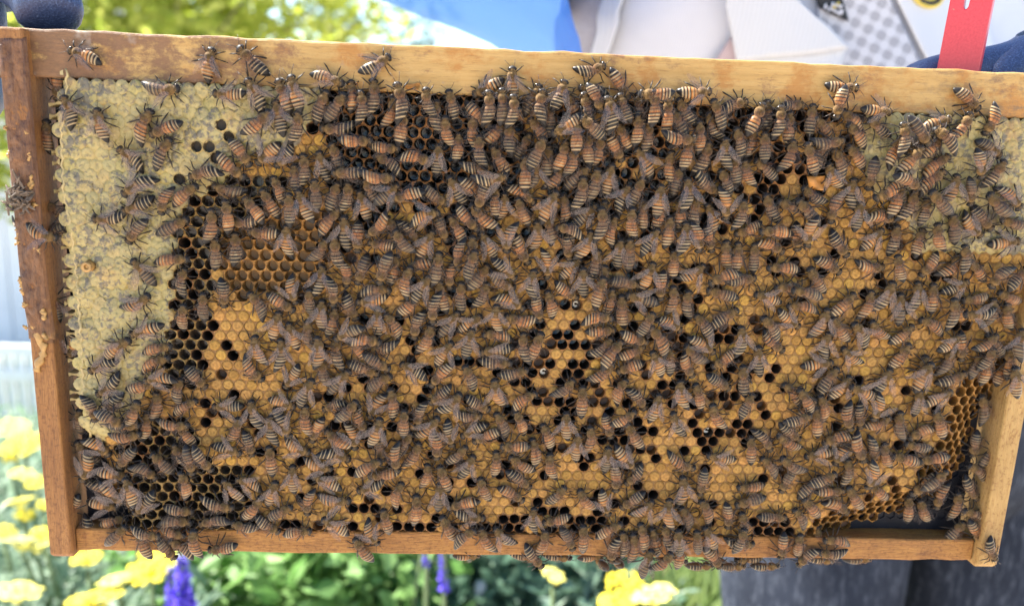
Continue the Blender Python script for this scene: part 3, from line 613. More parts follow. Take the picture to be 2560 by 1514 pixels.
# zone words for the labels
def zone(a):
    P=np.array([[a['px'],a['py']]]); w_=a['where']
    if w_!='comb': return {'top bar':'on the top bar','stained end bar':'on the stained end bar','pale end bar':'on the pale end bar','bottom bar':'on the bottom bar','under':'hanging under the bottom bar','gap':'in the gap beside comb'}[w_]
    if in_poly(P,HONEY_L)[0]: return 'on capped honey by stained end'
    if in_poly(P,HONEY_R)[0]: return 'on capped honey by pale end'
    if in_poly(P,NECT)[0]: return 'on nectar cells edging honey'
    if in_poly(P,NECT2)[0]: return 'on nectar cells above bottom bar'
    if in_poly(P,EMPT)[0]: return 'on the empty brown cells'
    if in_poly(P,DRAWN)[0]: return 'on half-built cells by bare corner'
    if in_poly(P,OPEN_T)[0]: return 'on black cells below top bar'
    rel=(a['py']-(200+.03*a['px']))/1100
    k='beside nectar' if a['px']<900 else ('near pale end' if a['px']>1950 else 'mid-comb')
    band='under top bar' if rel<.22 else ('above bottom bar' if rel>.80 else None)
    return 'on capped brood '+(band if (band and k=='mid-comb') else k+((' low down' if rel>.6 else ' high up') if True else ''))
def facing(h):
    d=math.degrees(h)%360
    return 'the pale end' if d<45 or d>=315 else ('the top bar' if d<135 else ('the stained end' if d<225 else 'the bottom bar'))
# the 300 that show largest become things; the rest one object
score=[]
for i,a in enumerate(info):
    cover=sum(1 for j,b_ in enumerate(info) if j!=i and b_['lift']-b_['y']>a['lift']-a['y'] and segd(a,b_)<.0035) if True else 0
    s_=1.0/(a['P'][1]-CAM[1]+.0)+ (a['t'].isupper())*.6 - cover*.9 + (1.5 if a['where'] in('top bar','stained end bar','pale end bar','bottom bar') else 0)
    if not(-10<a['px']<2570): s_-=5
    score.append(s_)
rank=np.argsort(score)[::-1]; top300=set(rank[:300].tolist())
stuff=MB(); nb_=0
def bee_matrix(a,lift,tilt,roll):
    f=Vector((math.cos(a['h']),0,math.sin(a['h']))); up=Vector((0,-1,0)); lf=up.cross(f)
    if a['where']=='under':
        f=Vector((math.cos(a['h']),math.sin(a['h']),0)); up=Vector((0,-.45,-.9)); up=(up-f*up.dot(f)).normalized(); lf=up.cross(f)
    m=Matrix(((f[0],lf[0],up[0]),(f[1],lf[1],up[1]),(f[2],lf[2],up[2]))).to_4x4()
    m=m@Matrix.Rotation(tilt,4,'Y')@Matrix.Rotation(roll,4,'X')
    m.translation=Vector((a['P'][0],a['y']-lift,a['P'][2])) if a['where']!='under' else Vector((a['P'][0],.0105,ZC-HH+.0018-min(lift,.004)-.0035*((a['py']-1420)>20))); return m
def wing_mats(sp,r):
    out=[]
    for sd in (1,-1):
        ang=math.radians((28+r.normal()*7) if sp else (10+r.normal()*4))
        m=Matrix.Translation((.0026,sd*.0013,.0031+.00215))@Matrix.Rotation(-sd*ang,4,'Z')@Matrix.Rotation(math.radians(2 if sp else 1.0),4,'Y')@Matrix.Rotation(-sd*math.radians(14 if not sp else 8),4,'X')
        out.append((sd,m))
    return out
rb=np.random.default_rng(99); labels={}
M_pollen=plain('orange_pollen',(.75,.33,.03),.8,900,.3,.4,.0004)
for i,a in enumerate(info):
    sp=a['t'].isupper(); lk='dark' if a['t'].lower()=='d' else ('gold' if rb.random()<.2 else 'amber'); bi=int(rb.integers(5)); lk='grey' if (lk=='dark' and rb.random()<.22) else lk
    tilt=-.02+rb.normal()*.06+ (.05 if a['lift']>.002 else 0); mw=bee_matrix(a,a['lift'],tilt,rb.normal()*.10); scl=.985+.04*rb.normal(); 
    mw=mw@Matrix.Scale(float(np.clip(scl,.88,1.07)),4)@Matrix.Diagonal((.90+.16*rb.random(),1,1,1)); a['mw']=mw
    # centre of the body on the measured point
    mw=mw@Matrix.Translation((.0012,0,0)); wm=wing_mats(sp,rb)
    if i in top300:
        o=link('honey_bee',BODY[(lk,bi)][1]); o.matrix_world=mw
        col_={'amber':'amber-banded','gold':'golden','dark':'dark-banded','grey':'greyish'}[lk]
        tag(o,f"{col_} bee, wings {'open' if sp else 'folded'}, facing {facing(a['h'])}, {zone(a)}",'bee','worker bees crowding the comb frame')
        for sd,m in wm:
            wv_=link('wing',wing_me[(sd,sp)],o); wv_.matrix_local=m
        if abs(a['px']-2071)<14 and abs(a['py']-662)<14:
            for sd in (1,-1):
                pb=MB(); th=np.linspace(0,math.pi,6); pb.tube([(.0002+.0013*math.cos(q),sd*.0034,.0016) for q in th],np.sin(th)*.0010+.0001,8); pb.build('pollen_pellet',M_pollen,o,smooth=True)
            o['label']='amber-banded bee with bright orange pollen on both hind legs'
    else:
        q=BODY[(lk,bi)][0]; A=np.array(mw); v=np.concatenate(q.v); stuff.v.append(v@A[:3,:3].T+A[:3,3]); stuff.c.append(np.concatenate(q.c)); k=stuff.n
        stuff.f+= [tuple(j+k for j in f) for f in q.f]; stuff.m+=[0]*len(q.f); stuff.n+=len(v)
        for sd,m in wm:
            W_=WG if sd==1 else WGm; A=np.array(mw@m); v=np.concatenate(W_.v); k=stuff.n
            stuff.v.append(v@A[:3,:3].T+A[:3,3]); stuff.c.append(np.concatenate(W_.c)); stuff.f+=[tuple(j+k for j in f) for f in W_.f]; stuff.m+=[2 if sp else 1]*len(W_.f); stuff.n+=len(v)
so_=stuff.build('honey_bees',[M_bee,M_wing,M_wing2],None,True,True); tag(so_,'crowd of partly hidden worker bees covering the comb','bees',None,'stuff')

# ------------------------------------------------------------------ caps: 300 of each kind as parts, the rest joined
segs=[(a['P'],np.array([math.cos(a['h']),0,math.sin(a['h'])])) for a in info]
SP=np.array([[s_[0][0]+k*s_[1][0],s_[0][2]+k*s_[1][2]] for s_ in segs for k in (-.005,-.0025,0,.0025,.005)])
e=.0012; NX=(surf_y(C[:,0]+e,C[:,1])-surf_y(C[:,0]-e,C[:,1]))/(2*e); NZ=(surf_y(C[:,0],C[:,1]+e)-surf_y(C[:,0],C[:,1]-e))/(2*e)
for kind,m_ in (('brood',M_cap),('honey',M_hon)):
    idx=[i for i in range(len(C)) if typ[i]==kind]
    free=[min(.006,float(np.min(np.hypot(SP[:,0]-C[i,0],SP[:,1]-(C[i,1]+ZC)))))+(.0 if -5<CP[i,0]<2565 else -1) for i in idx]
    od=np.argsort(free)[::-1]; ind=set(np.array(idx)[od[:300]].tolist())
    mes=[]
    for (V,F,c) in CAPV[kind]:
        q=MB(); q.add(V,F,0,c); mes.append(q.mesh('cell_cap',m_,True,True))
    rest=MB()
    for i in idx:
        vi=int(rng.integers(10)); ra=float(rng.integers(6))*math.pi/3; s_=1+.03*rng.normal(); p=(C[i,0],cy[i]+.00030,C[i,1])
        nx,nz=NX[i],NZ[i]
        Rm=(Matrix.Rotation(nz,4,'X')@Matrix.Rotation(-nx,4,'Z')).inverted()@Matrix.Rotation(ra,4,'Y')@Matrix.Scale(s_,4)
        if i in ind:
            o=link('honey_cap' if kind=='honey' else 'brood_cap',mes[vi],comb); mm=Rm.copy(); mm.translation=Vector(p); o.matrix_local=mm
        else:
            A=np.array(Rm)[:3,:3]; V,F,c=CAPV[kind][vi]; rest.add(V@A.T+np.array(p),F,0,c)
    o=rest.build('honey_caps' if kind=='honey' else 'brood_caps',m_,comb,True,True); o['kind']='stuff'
# larvae in a few open cells
M_larva=plain('larva_skin',(.75,.72,.62),.3,200,.1,.1,.0002)
for px,py in ((1356,929),(2461-1013,762),(1870,905),(1262,1052),(1772,1086)):
    j=np.argmin(((CP-np.array([px,py]))**2).sum(1))
    th=np.linspace(.3,5.6,14); q=MB(); q.tube([(C[j,0]+.0011*math.cos(k),cy[j]+.0036,C[j,1]+.0011*math.sin(k)) for k in th],.0007*np.sin(np.linspace(.35,2.8,14))**.5,8); q.build('larva',M_larva,comb,smooth=True)
# ------------------------------------------------------------------ foundation sheet, brace comb, wax bits
M_fnd=plain('black_plastic',(.010,.011,.016),.5,300,.3,.15,.0003); M_fnd.node_tree.nodes['Principled BSDF'].inputs['Specular IOR Level'].default_value=.15
xr=float(at(2425,1170,.0145)[0]); fz0=-HH+.0125
mb=MB(); mb.box((-.2125,.0150,fz0),(xr,.0160,TB0+.002),0)
x=-.2145; k=0; z=HH-.0215
fc=[]
while z>-HH+.0175:
    x=-.220+(PITCH_C/2 if k%2 else 0)
    while x<xr-.0028:
        if x>-.2095: fc.append((x,z))
        x+=PITCH_C
    z-=rz; k+=1
fc=np.array(fc); fp=proj(np.stack([fc[:,0],np.full(len(fc),.0145),fc[:,1]+ZC],1)); ff=fc[(fp[:,1]>880)&((fp[:,0]>2000)|(fp[:,0]<430))]
for (x,z) in ff:
    o_=np.stack([x+hexr*np.cos(ang),np.full(SG,.0142),z+hexr*np.sin(ang)],1); i_=np.stack([x+hexr*.80*np.cos(ang),np.full(SG,.0142),z+hexr*.80*np.sin(ang)],1); b_=np.stack([x+hexr*.72*np.cos(ang),np.full(SG,.0149),z+hexr*.72*np.sin(ang)],1)
    mb.add(np.concatenate([o_,i_,b_]),[(k,(k+1)%SG,SG+(k+1)%SG,SG+k) for k in range(SG)]+[(SG+k,SG+(k+1)%SG,2*SG+(k+1)%SG,2*SG+k) for k in range(SG)]+[tuple(2*SG+k for k in range(SG))])
f_=mb.build('foundation_sheet',M_fnd,frame); f_.location=(0,0,HH); f_['label']='black plastic foundation bare in the bottom corners'
M_brace=plain('pale_brace_wax',(.40,.30,.13),.4,500,.2,.3,.0005)
r=np.random.default_rng(21)
for py in (188,262,292,382,410,447,480,540,622,650,682,703,730,762,790,815,838,872,905,940,985,1003):
    xl=112+(py-180)*.060+ (10 if py>600 else 0); ex=np.interp(py,[168,250,330,480,560,700,850,1000],[165,165,152,160,178,194,204,212])
    A=at(xl,py,.004); B=at(ex,py-6,.004); nseg=7; q=MB(); V=[]
    for kx in range(nseg):
        t=kx/(nseg-1); xx=A[0]+(B[0]-A[0])*t-.0006; zz=A[2]-ZC+(B[2]-A[2])*t; th=.0004+.0011*(abs(t-.45)*1.6)**2*(1+.3*r.normal()); fy=.0030+.0060*math.sin(math.pi*(1-t)*.5)**2*.6
        V+=[(xx,fy,zz-th),(xx,fy,zz+th),(xx,.0145,zz+th),(xx,.0145,zz-th)]
    F=[(3,2,1,0),tuple(4*(nseg-1)+j for j in range(4))]+[(4*i+j,4*i+(j+1)%4,4*i+4+(j+1)%4,4*i+4+j) for i in range(nseg-1) for j in range(4)]
    q.add(V,F); o=q.build('brace_wall',M_brace,comb,smooth=False)
# ragged pale rim of wax along the honey edge and below the top bar
def rim(pts,name,wid,m,seed,depth=.0025):
    r=np.random.default_rng(seed); P=[]; Rr=[]
    for (px,py) in pts:
        yy=float(surf_y(at(px,py,.002)[0],at(px,py,.002)[2]-ZC)[0]); p=at(px,py,yy); P.append((p[0],yy+.0003,p[2]-ZC)); Rr.append(wid*(.6+.8*r.random()))
    q=MB(); q.tube(P,Rr,6); return q.build(name,m,comb,smooth=True)
rim([(np.interp(y,[250,330,480,560,700,850,1000,1110],[166,152,158,176,192,202,210,228])+3*math.sin(y*.21),y) for y in range(172,1110,9)],'wax_rim',.0005,M_brace,3)
# small wax cup on the honey and torn capping flaps
q=MB(); c_=at(222,665,-.001); th=np.linspace(0,2*math.pi,15); 
q.tube([(c_[0]+.0016*math.cos(t),-.0030,c_[2]-ZC+.0016*math.sin(t)) for t in th],.00075,6,caps=False); q.tube([(c_[0],.001,c_[2]-ZC),(c_[0],-.0028,c_[2]-ZC)],[.0026,.0016],10); q.build('wax_cup',M_wax,comb,smooth=True)
M_flap=plain('torn_capping',(.42,.18,.035),.6,400,.3,.4,.0006)
for (px,py,w_,h_) in ((2042,458,46,34),(1030,216,40,14),(880,212,26,10)):
    q=MB(); V=[]; nn=6
    for i_ in range(nn):
        for j_ in range(nn):
            p=at(px+(i_/(nn-1)-.5)*w_*(1-.3*j_/nn),py+(j_/(nn-1)-.5)*h_,.001); V.append((p[0],.0022-.0016*math.sin(i_*1.1)*math.sin(j_*.9)-.0010*rng.random(),p[2]-ZC))
    q.add(V,[(i_*nn+j_,i_*nn+j_+1,(i_+1)*nn+j_+1,(i_+1)*nn+j_) for i_ in range(nn-1) for j_ in range(nn-1)]); o=q.build('torn_capping',M_flap,comb,smooth=True)
    sm=o.modifiers.new('thick','SOLIDIFY'); sm.thickness=.0004

# ------------------------------------------------------------------ person behind the frame
def skin_obj(name,verts,edges,radii,m,parent=None,sub=2,root=0):
    me=bpy.data.meshes.new(name); me.from_pydata([tuple(v) for v in verts],edges,[]); me.materials.append(m)
    o=link(name,me,parent); md=o.modifiers.new('skin','SKIN'); md.use_smooth_shade=True
    sv=me.skin_vertices[0].data
    for i,rr in enumerate(radii): sv[i].radius=(rr,rr) if np.isscalar(rr) else rr
    sv[root].use_root=True
    s2=o.modifiers.new('sub','SUBSURF'); s2.levels=sub; s2.render_levels=sub; return o
def loft(mb,rings,seg=40,mat_=0,close=(True,True),fold=0,seed=0,cols=None):
    """rings: (centre, half-width along u, half-depth along v, u, v)"""
    V=[]; r=np.random.default_rng(seed)
    for i,(c,a,b_,u,v) in enumerate(rings):
        for k in range(seg):
            t=2*math.pi*k/seg; nr=1+fold*(math.sin(3*t+i*.9+seed)+.7*math.sin(7*t-i*1.4)+.5*math.sin(11*t+i*2.3))*.5
            V.append(np.array(c)+nr*(a*math.cos(t)*np.array(u)+b_*math.sin(t)*np.array(v)))
    n_=len(rings); F=[(i*seg+k,i*seg+(k+1)%seg,(i+1)*seg+(k+1)%seg,(i+1)*seg+k) for i in range(n_-1) for k in range(seg)]
    if close[0]: F.append(tuple(range(seg))[::-1])
    if close[1]: F.append(tuple((n_-1)*seg+k for k in range(seg)))
    mb.add(V,F,mat_,cols); return mb
def spline(pts,n_):
    pts=np.array(pts,float); t=np.linspace(0,len(pts)-1,n_); out=[]
    P=np.vstack([2*pts[0]-pts[1],pts,2*pts[-1]-pts[-2]])
    for q in t:
        i=min(int(q),len(pts)-2); f=q-i; a,b_,c,d=P[i],P[i+1],P[i+2],P[i+3]
        out.append(.5*((2*b_)+(-a+c)*f+(2*a-5*b_+4*c-d)*f*f+(-a+3*b_-3*c+d)*f**3))
    return np.array(out)
M_skin=plain('skin',(.50,.30,.21),.5,80,.1,.1,.0004)
def cloth(name,c,scale,weave,rough=.85,var=.12):
    m,n,b=mat(name); v=N(n,'ShaderNodeTexCoord').outputs['Object']; t=noise(n,scale,4,.6,v)
    wv_=N(n,'ShaderNodeTexWave'); wv_.inputs['Scale'].default_value=weave; wv_.inputs['Distortion'].default_value=1.5; wv_.inputs['Detail'].default_value=2; n.links.new(v,wv_.inputs[0])
    col=ramp(n,t,[(.3,tuple(x*(1-var) for x in c)),(.7,tuple(min(1,x*(1+var*.6)) for x in c))])
    col=mix(n,col,ramp(n,wv_.outputs['Fac'],[(0,(.90,.90,.90)),(1,(1,1,1))]),.8,'MULTIPLY')
    n.links.new(col,b.inputs[0]); b.inputs['Roughness'].default_value=rough; bump(n,b,wv_.outputs['Fac'],.25,.0008); return m
M_suit=cloth('white_suit_cloth',(.64,.65,.71),6,160); M_flapw=cloth('white_placket_cloth',(.62,.63,.66),5,90,var=.05); M_pink=cloth('pinkish_lining',(.55,.43,.45),20,260)
def denim():
    m,n,b=mat('denim'); v=N(n,'ShaderNodeTexCoord').outputs['Object']; t=noise(n,9,4,.6,v); t2=noise(n,90,5,.75,v,(2.6,1,.45)); t3=noise(n,260,3,.7,v,(.4,1,3.5))
    col=ramp(n,t,[(.3,(.010,.013,.021)),(.7,(.024,.030,.045))]); col=mix(n,col,(.085,.098,.125),ramp(n,t2,[(.50,(0,0,0)),(.66,(.75,.75,.75))])); col=mix(n,col,(.03,.04,.06),ramp(n,t3,[(.28,(.6,.6,.6)),(.42,(0,0,0))]))
    n.links.new(col,b.inputs[0]); b.inputs['Roughness'].default_value=.9; b.inputs['Specular IOR Level'].default_value=.15; bump(n,b,t2,.4,.001); return m
M_den=denim()
def mesh_panel():
    m,n,b=mat('mesh_panel_cloth'); geo=N(n,'ShaderNodeUVMap').outputs[0]
    def dots(sc,rad):
        mp=N(n,'ShaderNodeVectorMath',operation='SCALE'); mp.inputs[3].default_value=sc; n.links.new(geo,mp.inputs[0])
        fr=N(n,'ShaderNodeVectorMath',operation='FRACTION'); n.links.new(mp.outputs[0],fr.inputs[0])
        sb=N(n,'ShaderNodeVectorMath',operation='SUBTRACT'); sb.inputs[1].default_value=(.5,.5,0); n.links.new(fr.outputs[0],sb.inputs[0])
        ln=N(n,'ShaderNodeVectorMath',operation='LENGTH'); n.links.new(sb.outputs[0],ln.inputs[0])
        return ramp(n,ln.outputs['Value'],[(rad*.75,(1,1,1)),(rad*1.2,(0,0,0))])
    d=mix(n,dots(1.0,.40),dots(4.0,.42),1.0,'MULTIPLY')
    n.links.new(mix(n,(.60,.59,.62),(.17,.16,.18),d),b.inputs[0]); b.inputs['Roughness'].default_value=.8; return m
M_mpan=mesh_panel()
M_glove,n,b=mat('blue_rubber_glove'); t=noise(n,1300,2,.6); n.links.new(ramp(n,t,[(.4,(.016,.030,.085)),(.62,(.035,.062,.15)),(.75,(.10,.15,.27))]),b.inputs[0]); b.inputs['Roughness'].default_value=.48; bump(n,b,t,.6,.0006)
M_veil,n,b=mat('veil_mesh'); b.inputs[0].default_value=(.07,.27,.75,1); b.inputs['Roughness'].default_value=.7
tr=N(n,'ShaderNodeBsdfTransparent'); mx=N(n,'ShaderNodeMixShader'); wv1=N(n,'ShaderNodeTexWave'); wv1.inputs['Scale'].default_value=620; wv2=N(n,'ShaderNodeTexWave'); wv2.inputs['Scale'].default_value=620; wv2.bands_direction='Z'
v=N(n,'ShaderNodeTexCoord').outputs['Object']; n.links.new(v,wv1.inputs[0]); n.links.new(v,wv2.inputs[0]); mm_=N(n,'ShaderNodeMath',operation='MAXIMUM'); n.links.new(wv1.outputs['Fac'],mm_.inputs[0]); n.links.new(wv2.outputs['Fac'],mm_.inputs[1])
mr=N(n,'ShaderNodeMapRange'); mr.inputs[3].default_value=.35; mr.inputs[4].default_value=.78; n.links.new(mm_.outputs[0],mr.inputs[0])
n.links.new(mr.outputs[0],mx.inputs[0]); n.links.new(tr.outputs[0],mx.inputs[1]); n.links.new(b.outputs[0],mx.inputs[2]); n.links.new(mx.outputs[0],n.nodes['Material Output'].inputs[0])
M_hem=plain('grey_hem',(.45,.42,.42),.8,200,.15,.2,.0005); M_hat=plain('straw_hat',(.62,.52,.32),.8,200,.2,.4,.001)

PY=.44                                       # how far behind the frame the person stands
hipL,hipR=np.array((.355,PY+.02,.90)),np.array((.545,PY+.04,.90)); pel=np.array((.45,PY+.03,.95)); chest=np.array((.275,PY+.03,1.26)); neck=np.array((.15,PY-.05,1.45)); headc=np.array((.015,PY-.15,1.565))
shL,shR=np.array((.055,PY+.01,1.40)),np.array((.42,PY+.03,1.33)); elL,elR=np.array((-.235,PY-.14,1.43)),np.array((.53,PY-.06,1.13)); wrL,wrR=np.array((-.285,.085,1.31)),np.array((.335,.075,1.19))
knL,knR=np.array((.345,PY-.02,.48)),np.array((.585,PY+.0,.48)); anL,anR=np.array((.31,PY+.06,.085)),np.array((.60,PY+.08,.085))
toeL,toeR=anL+np.array((-.02,-.14,-.045)),anR+np.array((.02,-.14,-.045))
bv=[pel,chest,neck,headc-np.array((0,0,.06)),headc+np.array((-.01,0,.06)),shL,elL,wrL,shR,elR,wrR,hipL,knL,anL,hipR,knR,anR,toeL,toeR]
be=[(0,1),(1,2),(2,3),(3,4),(1,5),(5,6),(6,7),(1,8),(8,9),(9,10),(0,11),(11,12),(12,13),(13,17),(0,14),(14,15),(15,16),(16,18)]
br=[.12,.12,.052,.07,.085,.055,.042,.030,.055,.042,.030,.085,.058,.040,.085,.058,.040,.03,.03]
person=skin_obj('person',bv,be,br,M_skin)
tag(person,'beekeeper in white suit, veil, jeans and blue gloves, holding up the frame','person')
# face (under the veil)
q=MB(); fd=np.array((-.25,-.95,-.15)); fd/=np.linalg.norm(fd); sd_=np.cross(fd,[0,0,1]); sd_/=np.linalg.norm(sd_)
fc_=headc+fd*.078; q.tube([fc_+np.array((0,0,.025)),fc_+fd*.022-np.array((0,0,.012)),fc_-np.array((0,0,.02))],[.008,.014,.011],8); q.build('nose',M_skin,person,smooth=True)
M_dark=plain('dark_eye',(.03,.02,.02),.3); 
for s_ in (-1,1):
    q=MB(); c_=headc+fd*.080+sd_*s_*.032+np.array((0,0,.022)); q.tube([c_-fd*.006,c_,c_+fd*.005],[.010,.011,.004],8); q.build('eye',M_dark,person,smooth=True)
    q=MB(); c_=headc+sd_*s_*.085; q.tube([c_+np.array((0,0,.03)),c_+sd_*s_*.012,c_-np.array((0,0,.03))],[.008,.014,.008],8,flat=.6); q.build('ear',M_skin,person,smooth=True)
M_lip=plain('lips',(.42,.18,.15),.5); q=MB(); c_=headc+fd*.082-np.array((0,0,.045)); q.tube([c_-sd_*.024,c_+fd*.004,c_+sd_*.024],[.003,.006,.003],6); q.build('mouth',M_lip,person,smooth=True)
# jacket
ax=(neck-pel); ax=ax/np.linalg.norm(ax)
def ortho(u0,axis):
    u=np.array(u0,float); u-=axis*np.dot(u,axis); u/=np.linalg.norm(u); return u,np.cross(axis,u)
jk=MB(); cs=spline([pel+ax*.07,pel+ax*.10,.5*(pel+chest),chest,.45*chest+.55*neck,neck-ax*.02],26); wa=np.interp(np.linspace(0,1,26),[0,.2,.4,.6,.8,.92,1],[.215,.205,.20,.215,.20,.13,.085]); wb=np.interp(np.linspace(0,1,26),[0,.2,.4,.6,.8,.92,1],[.15,.145,.145,.15,.13,.10,.08])
u,v=ortho((1,0,.0),ax); loft(jk,[(c,a,b_,u,v) for c,a,b_ in zip(cs,wa,wb)],72,0,(True,True),.016,2)
def sleeve(mbx,pts,rad,seed,fold=.05,n_=22):
    P=spline(pts,n_); R_=np.interp(np.linspace(0,1,n_),np.linspace(0,1,len(rad)),rad); rings=[]
    T=np.gradient(P,axis=0); T/=np.linalg.norm(T,axis=1,keepdims=True); u=np.array((0,1.,0))
    for i in range(n_):
        u,v=ortho(u,T[i]); rings.append((P[i],R_[i],R_[i],u,v))
    loft(mbx,rings,28,0,(True,True),fold,seed)
sleeve(jk,[shL+np.array((.06,0,-.03)),shL,elL,wrL],[.09,.085,.072,.052],5); sleeve(jk,[shR-np.array((.06,0,.02)),shR,elR,wrR],[.10,.098,.085,.055],6)
jacket=jk.build('jacket',M_suit,person,smooth=True); jacket['label']='white beekeeping jacket with mesh panels'
bpy.context.view_layer.update()
bvh=BVHTree.FromObject(jacket,bpy.context.evaluated_depsgraph_get())
def patch(name,poly,off,m,nu=26,nv=14,uvscale=None,parent=jacket,thick=.0015):
    """a panel cut from cloth that follows the jacket: four corner pixels blended, pressed onto the cloth"""
    (a,b_,c,d)=[np.array(p,float) for p in poly]; V=[];UV=[];bad=0
    for j in range(nv):
        for i in range(nu):
            s,t=i/(nu-1),j/(nv-1); p=(a*(1-s)+b_*s)*(1-t)+(d*(1-s)+c*s)*t
            dr=Vector(ray(*p)).normalized(); h,nr,_,_=bvh.ray_cast(Vector(CAM),dr)
            if h is None: h=Vector(at(p[0],p[1],PY-.10)); nr=-dr
            if nr.dot(dr)>0: nr=-nr
            V.append(np.array(h+nr*off)); UV.append((s,t))
    q=MB(); q.add(V,[(j*nu+i,j*nu+i+1,(j+1)*nu+i+1,(j+1)*nu+i) for j in range(nv-1) for i in range(nu-1)])
    me=q.mesh(name,m,True)
    if uvscale:
        uvl=me.uv_layers.new(name='UVMap'); ang_=math.radians(-27)
        for lp in me.loops:
            s,t=UV[lp.vertex_index]; p=(a*(1-s)+b_*s)*(1-t)+(d*(1-s)+c*s)*t
            x_,y_=p/uvscale; uvl.data[lp.index].uv=(x_*math.cos(ang_)-y_*math.sin(ang_),x_*math.sin(ang_)+y_*math.cos(ang_))
    o=link(name,me,parent); sm=o.modifiers.new('thick','SOLIDIFY'); sm.thickness=thick; sm.offset=0; return o
patch('mesh_panel',[(2040,-60),(2190,-60),(2330,230),(2040,230)],.003,M_mpan,40,20,uvscale=36)
patch('chest_band',[(2200,-60),(2420,-60),(2500,230),(2345,230)],.006,M_flapw,20,14)
patch('zip_flap',[(1800,-60),(1925,-60),(2105,112),(1840,140)],.016,M_flapw,26,14,thick=.004)
patch('zip_flap',[(1840,138),(2105,110),(2060,230),(1850,230)],.013,M_flapw,22,10,thick=.004)
patch('lining',[(1830,80),(1842,95),(1900,235),(1730,235)],.007,M_pink,12,10)
M_gmesh=plain('grey_mesh_cloth',(.36,.34,.37),.8,900,.3,.2,.0004); patch('mesh_collar',[(1405,-60),(1575,-60),(1490,230),(1400,230)],.006,M_gmesh,14,16)
patch('hood_hem',[(1545,-60),(1592,-60),(1500,230),(1462,230)],.010,M_flapw,10,20,thick=.003)
# black label with a script word and a small flower
M_lab=plain('black_label_cloth',(.020,.021,.024),.7,200,.2,.1,.0003); M_wht=plain('white_thread',(.75,.74,.78),.7); M_yel=plain('yellow_thread',(.72,.55,.10),.7)
lab=patch('label_tag',[(2012,-58),(2092,-20),(2112,52),(2042,18)],.0055,M_lab,14,12)
def stroke(name,pts,wid,m,off=.0078,parent=lab):
    P=[]
    for p in spline(np.array(pts,float),max(6,len(pts)*4)):
        dr=Vector(ray(*p)).normalized(); h,nr,_,_=bvh.ray_cast(Vector(CAM),dr)
        if h is None: continue
        if nr.dot(dr)>0: nr=-nr
        P.append(np.array(h+nr*off))
    q=MB(); q.tube(P,wid,5); return q.build(name,m,parent,smooth=True)
for pts in ([(2049,18),(2052,10),(2055,7),(2052,15),(2056,18),(2059,12)],[(2059,26),(2064,16),(2067,14),(2069,19),(2064,22)],[(2069,24),(2073,18),(2076,20),(2073,26),(2078,26),(2081,20)],[(2081,20),(2079,27),(2084,29),(2088,22)],[(2092,21),(2086,25),(2090,29),(2094,24),(2092,33),(2085,33),(2088,29)]):
    stroke('script_letter',pts,.00055,M_wht)
for (px,py,m_) in ((2070,6,M_wht),(2079,9,M_wht),(2088,12,M_wht),(2074,13,M_yel),(2083,5,M_yel)):
    stroke('flower_petal',[(px-2,py),(px,py+1),(px+2,py+2)],.0014,m_)
# round yellow and black emblem, only its lower edge in view
em=[(2278+ (t-.5)*0,0) for t in (0,)]
th=np.linspace(0,2*math.pi,30); 
stroke('emblem_ring',[(2302+34*math.cos(t)+ 6*math.sin(t),-16+36*math.sin(t)) for t in th],.0022,M_yel,off=.008,parent=jacket)
stroke('emblem_ring',[(2303+29*math.cos(t)+ 5*math.sin(t),-18+32*math.sin(t)) for t in th],.0015,M_lab,off=.0095,parent=jacket)
stroke('emblem_ring',[(2303+22*math.cos(t)+ 4*math.sin(t),-20+26*math.sin(t)) for t in th],.0015,M_yel,off=.008,parent=jacket)
# hat and veil
ht=MB(); hc=headc+np.array((0,.01,.03)); hu,hv_=np.array((1,0,.1)),np.array((0,1,.05))
hood=[(hc+np.array((.09,.10,-.20)),.10,.08),(hc+np.array((.045,.06,-.10)),.125,.10),(hc+np.array((.01,.03,0)),.135,.125),(hc+np.array((0,.01,.06)),.128,.125),(hc+np.array((0,0,.10)),.10,.105),(hc+np.array((0,0,.125)),.055,.06),(hc+np.array((0,0,.133)),.01,.01)]
loft(ht,[(c,a,b_,hu,hv_) for c,a,b_ in hood],36,0,(True,True),.02,5); ht.build('hood',M_suit,person,smooth=True)
ve=MB()
c0=hc+np.array((0,0,-.01)); vb=np.array(at(1330,100,.27)); 
vr=[(c0+np.array((0,-.02,.08)),.115,.10,hu,hv_),(c0+np.array((-.005,-.05,-.02)),.15,.14,hu,hv_),(np.array((.0,.265,1.42)),.16,.135,hu,hv_),(np.array((-.055,.275,1.345)),.135,.11,hu,hv_),(np.array((-.052,.285,1.292)),.082,.080,hu,hv_),(np.array((.010,.30,1.248)),.032,.045,hu,hv_),(np.array((.028,.31,1.215)),.022,.035,hu,hv_)]
ks=np.linspace(0,len(vr)-1,24); A_=spline([x[0] for x in vr],24); a_=spline([[x[1],x[2],0] for x in vr],24)
loft(ve,[(A_[i],a_[i][0],a_[i][1],hu,hv_) for i in range(24)],64,0,(False,False),.055,3); veil=ve.build('veil',M_veil,person,smooth=True); veil['label']='blue see-through mesh veil'
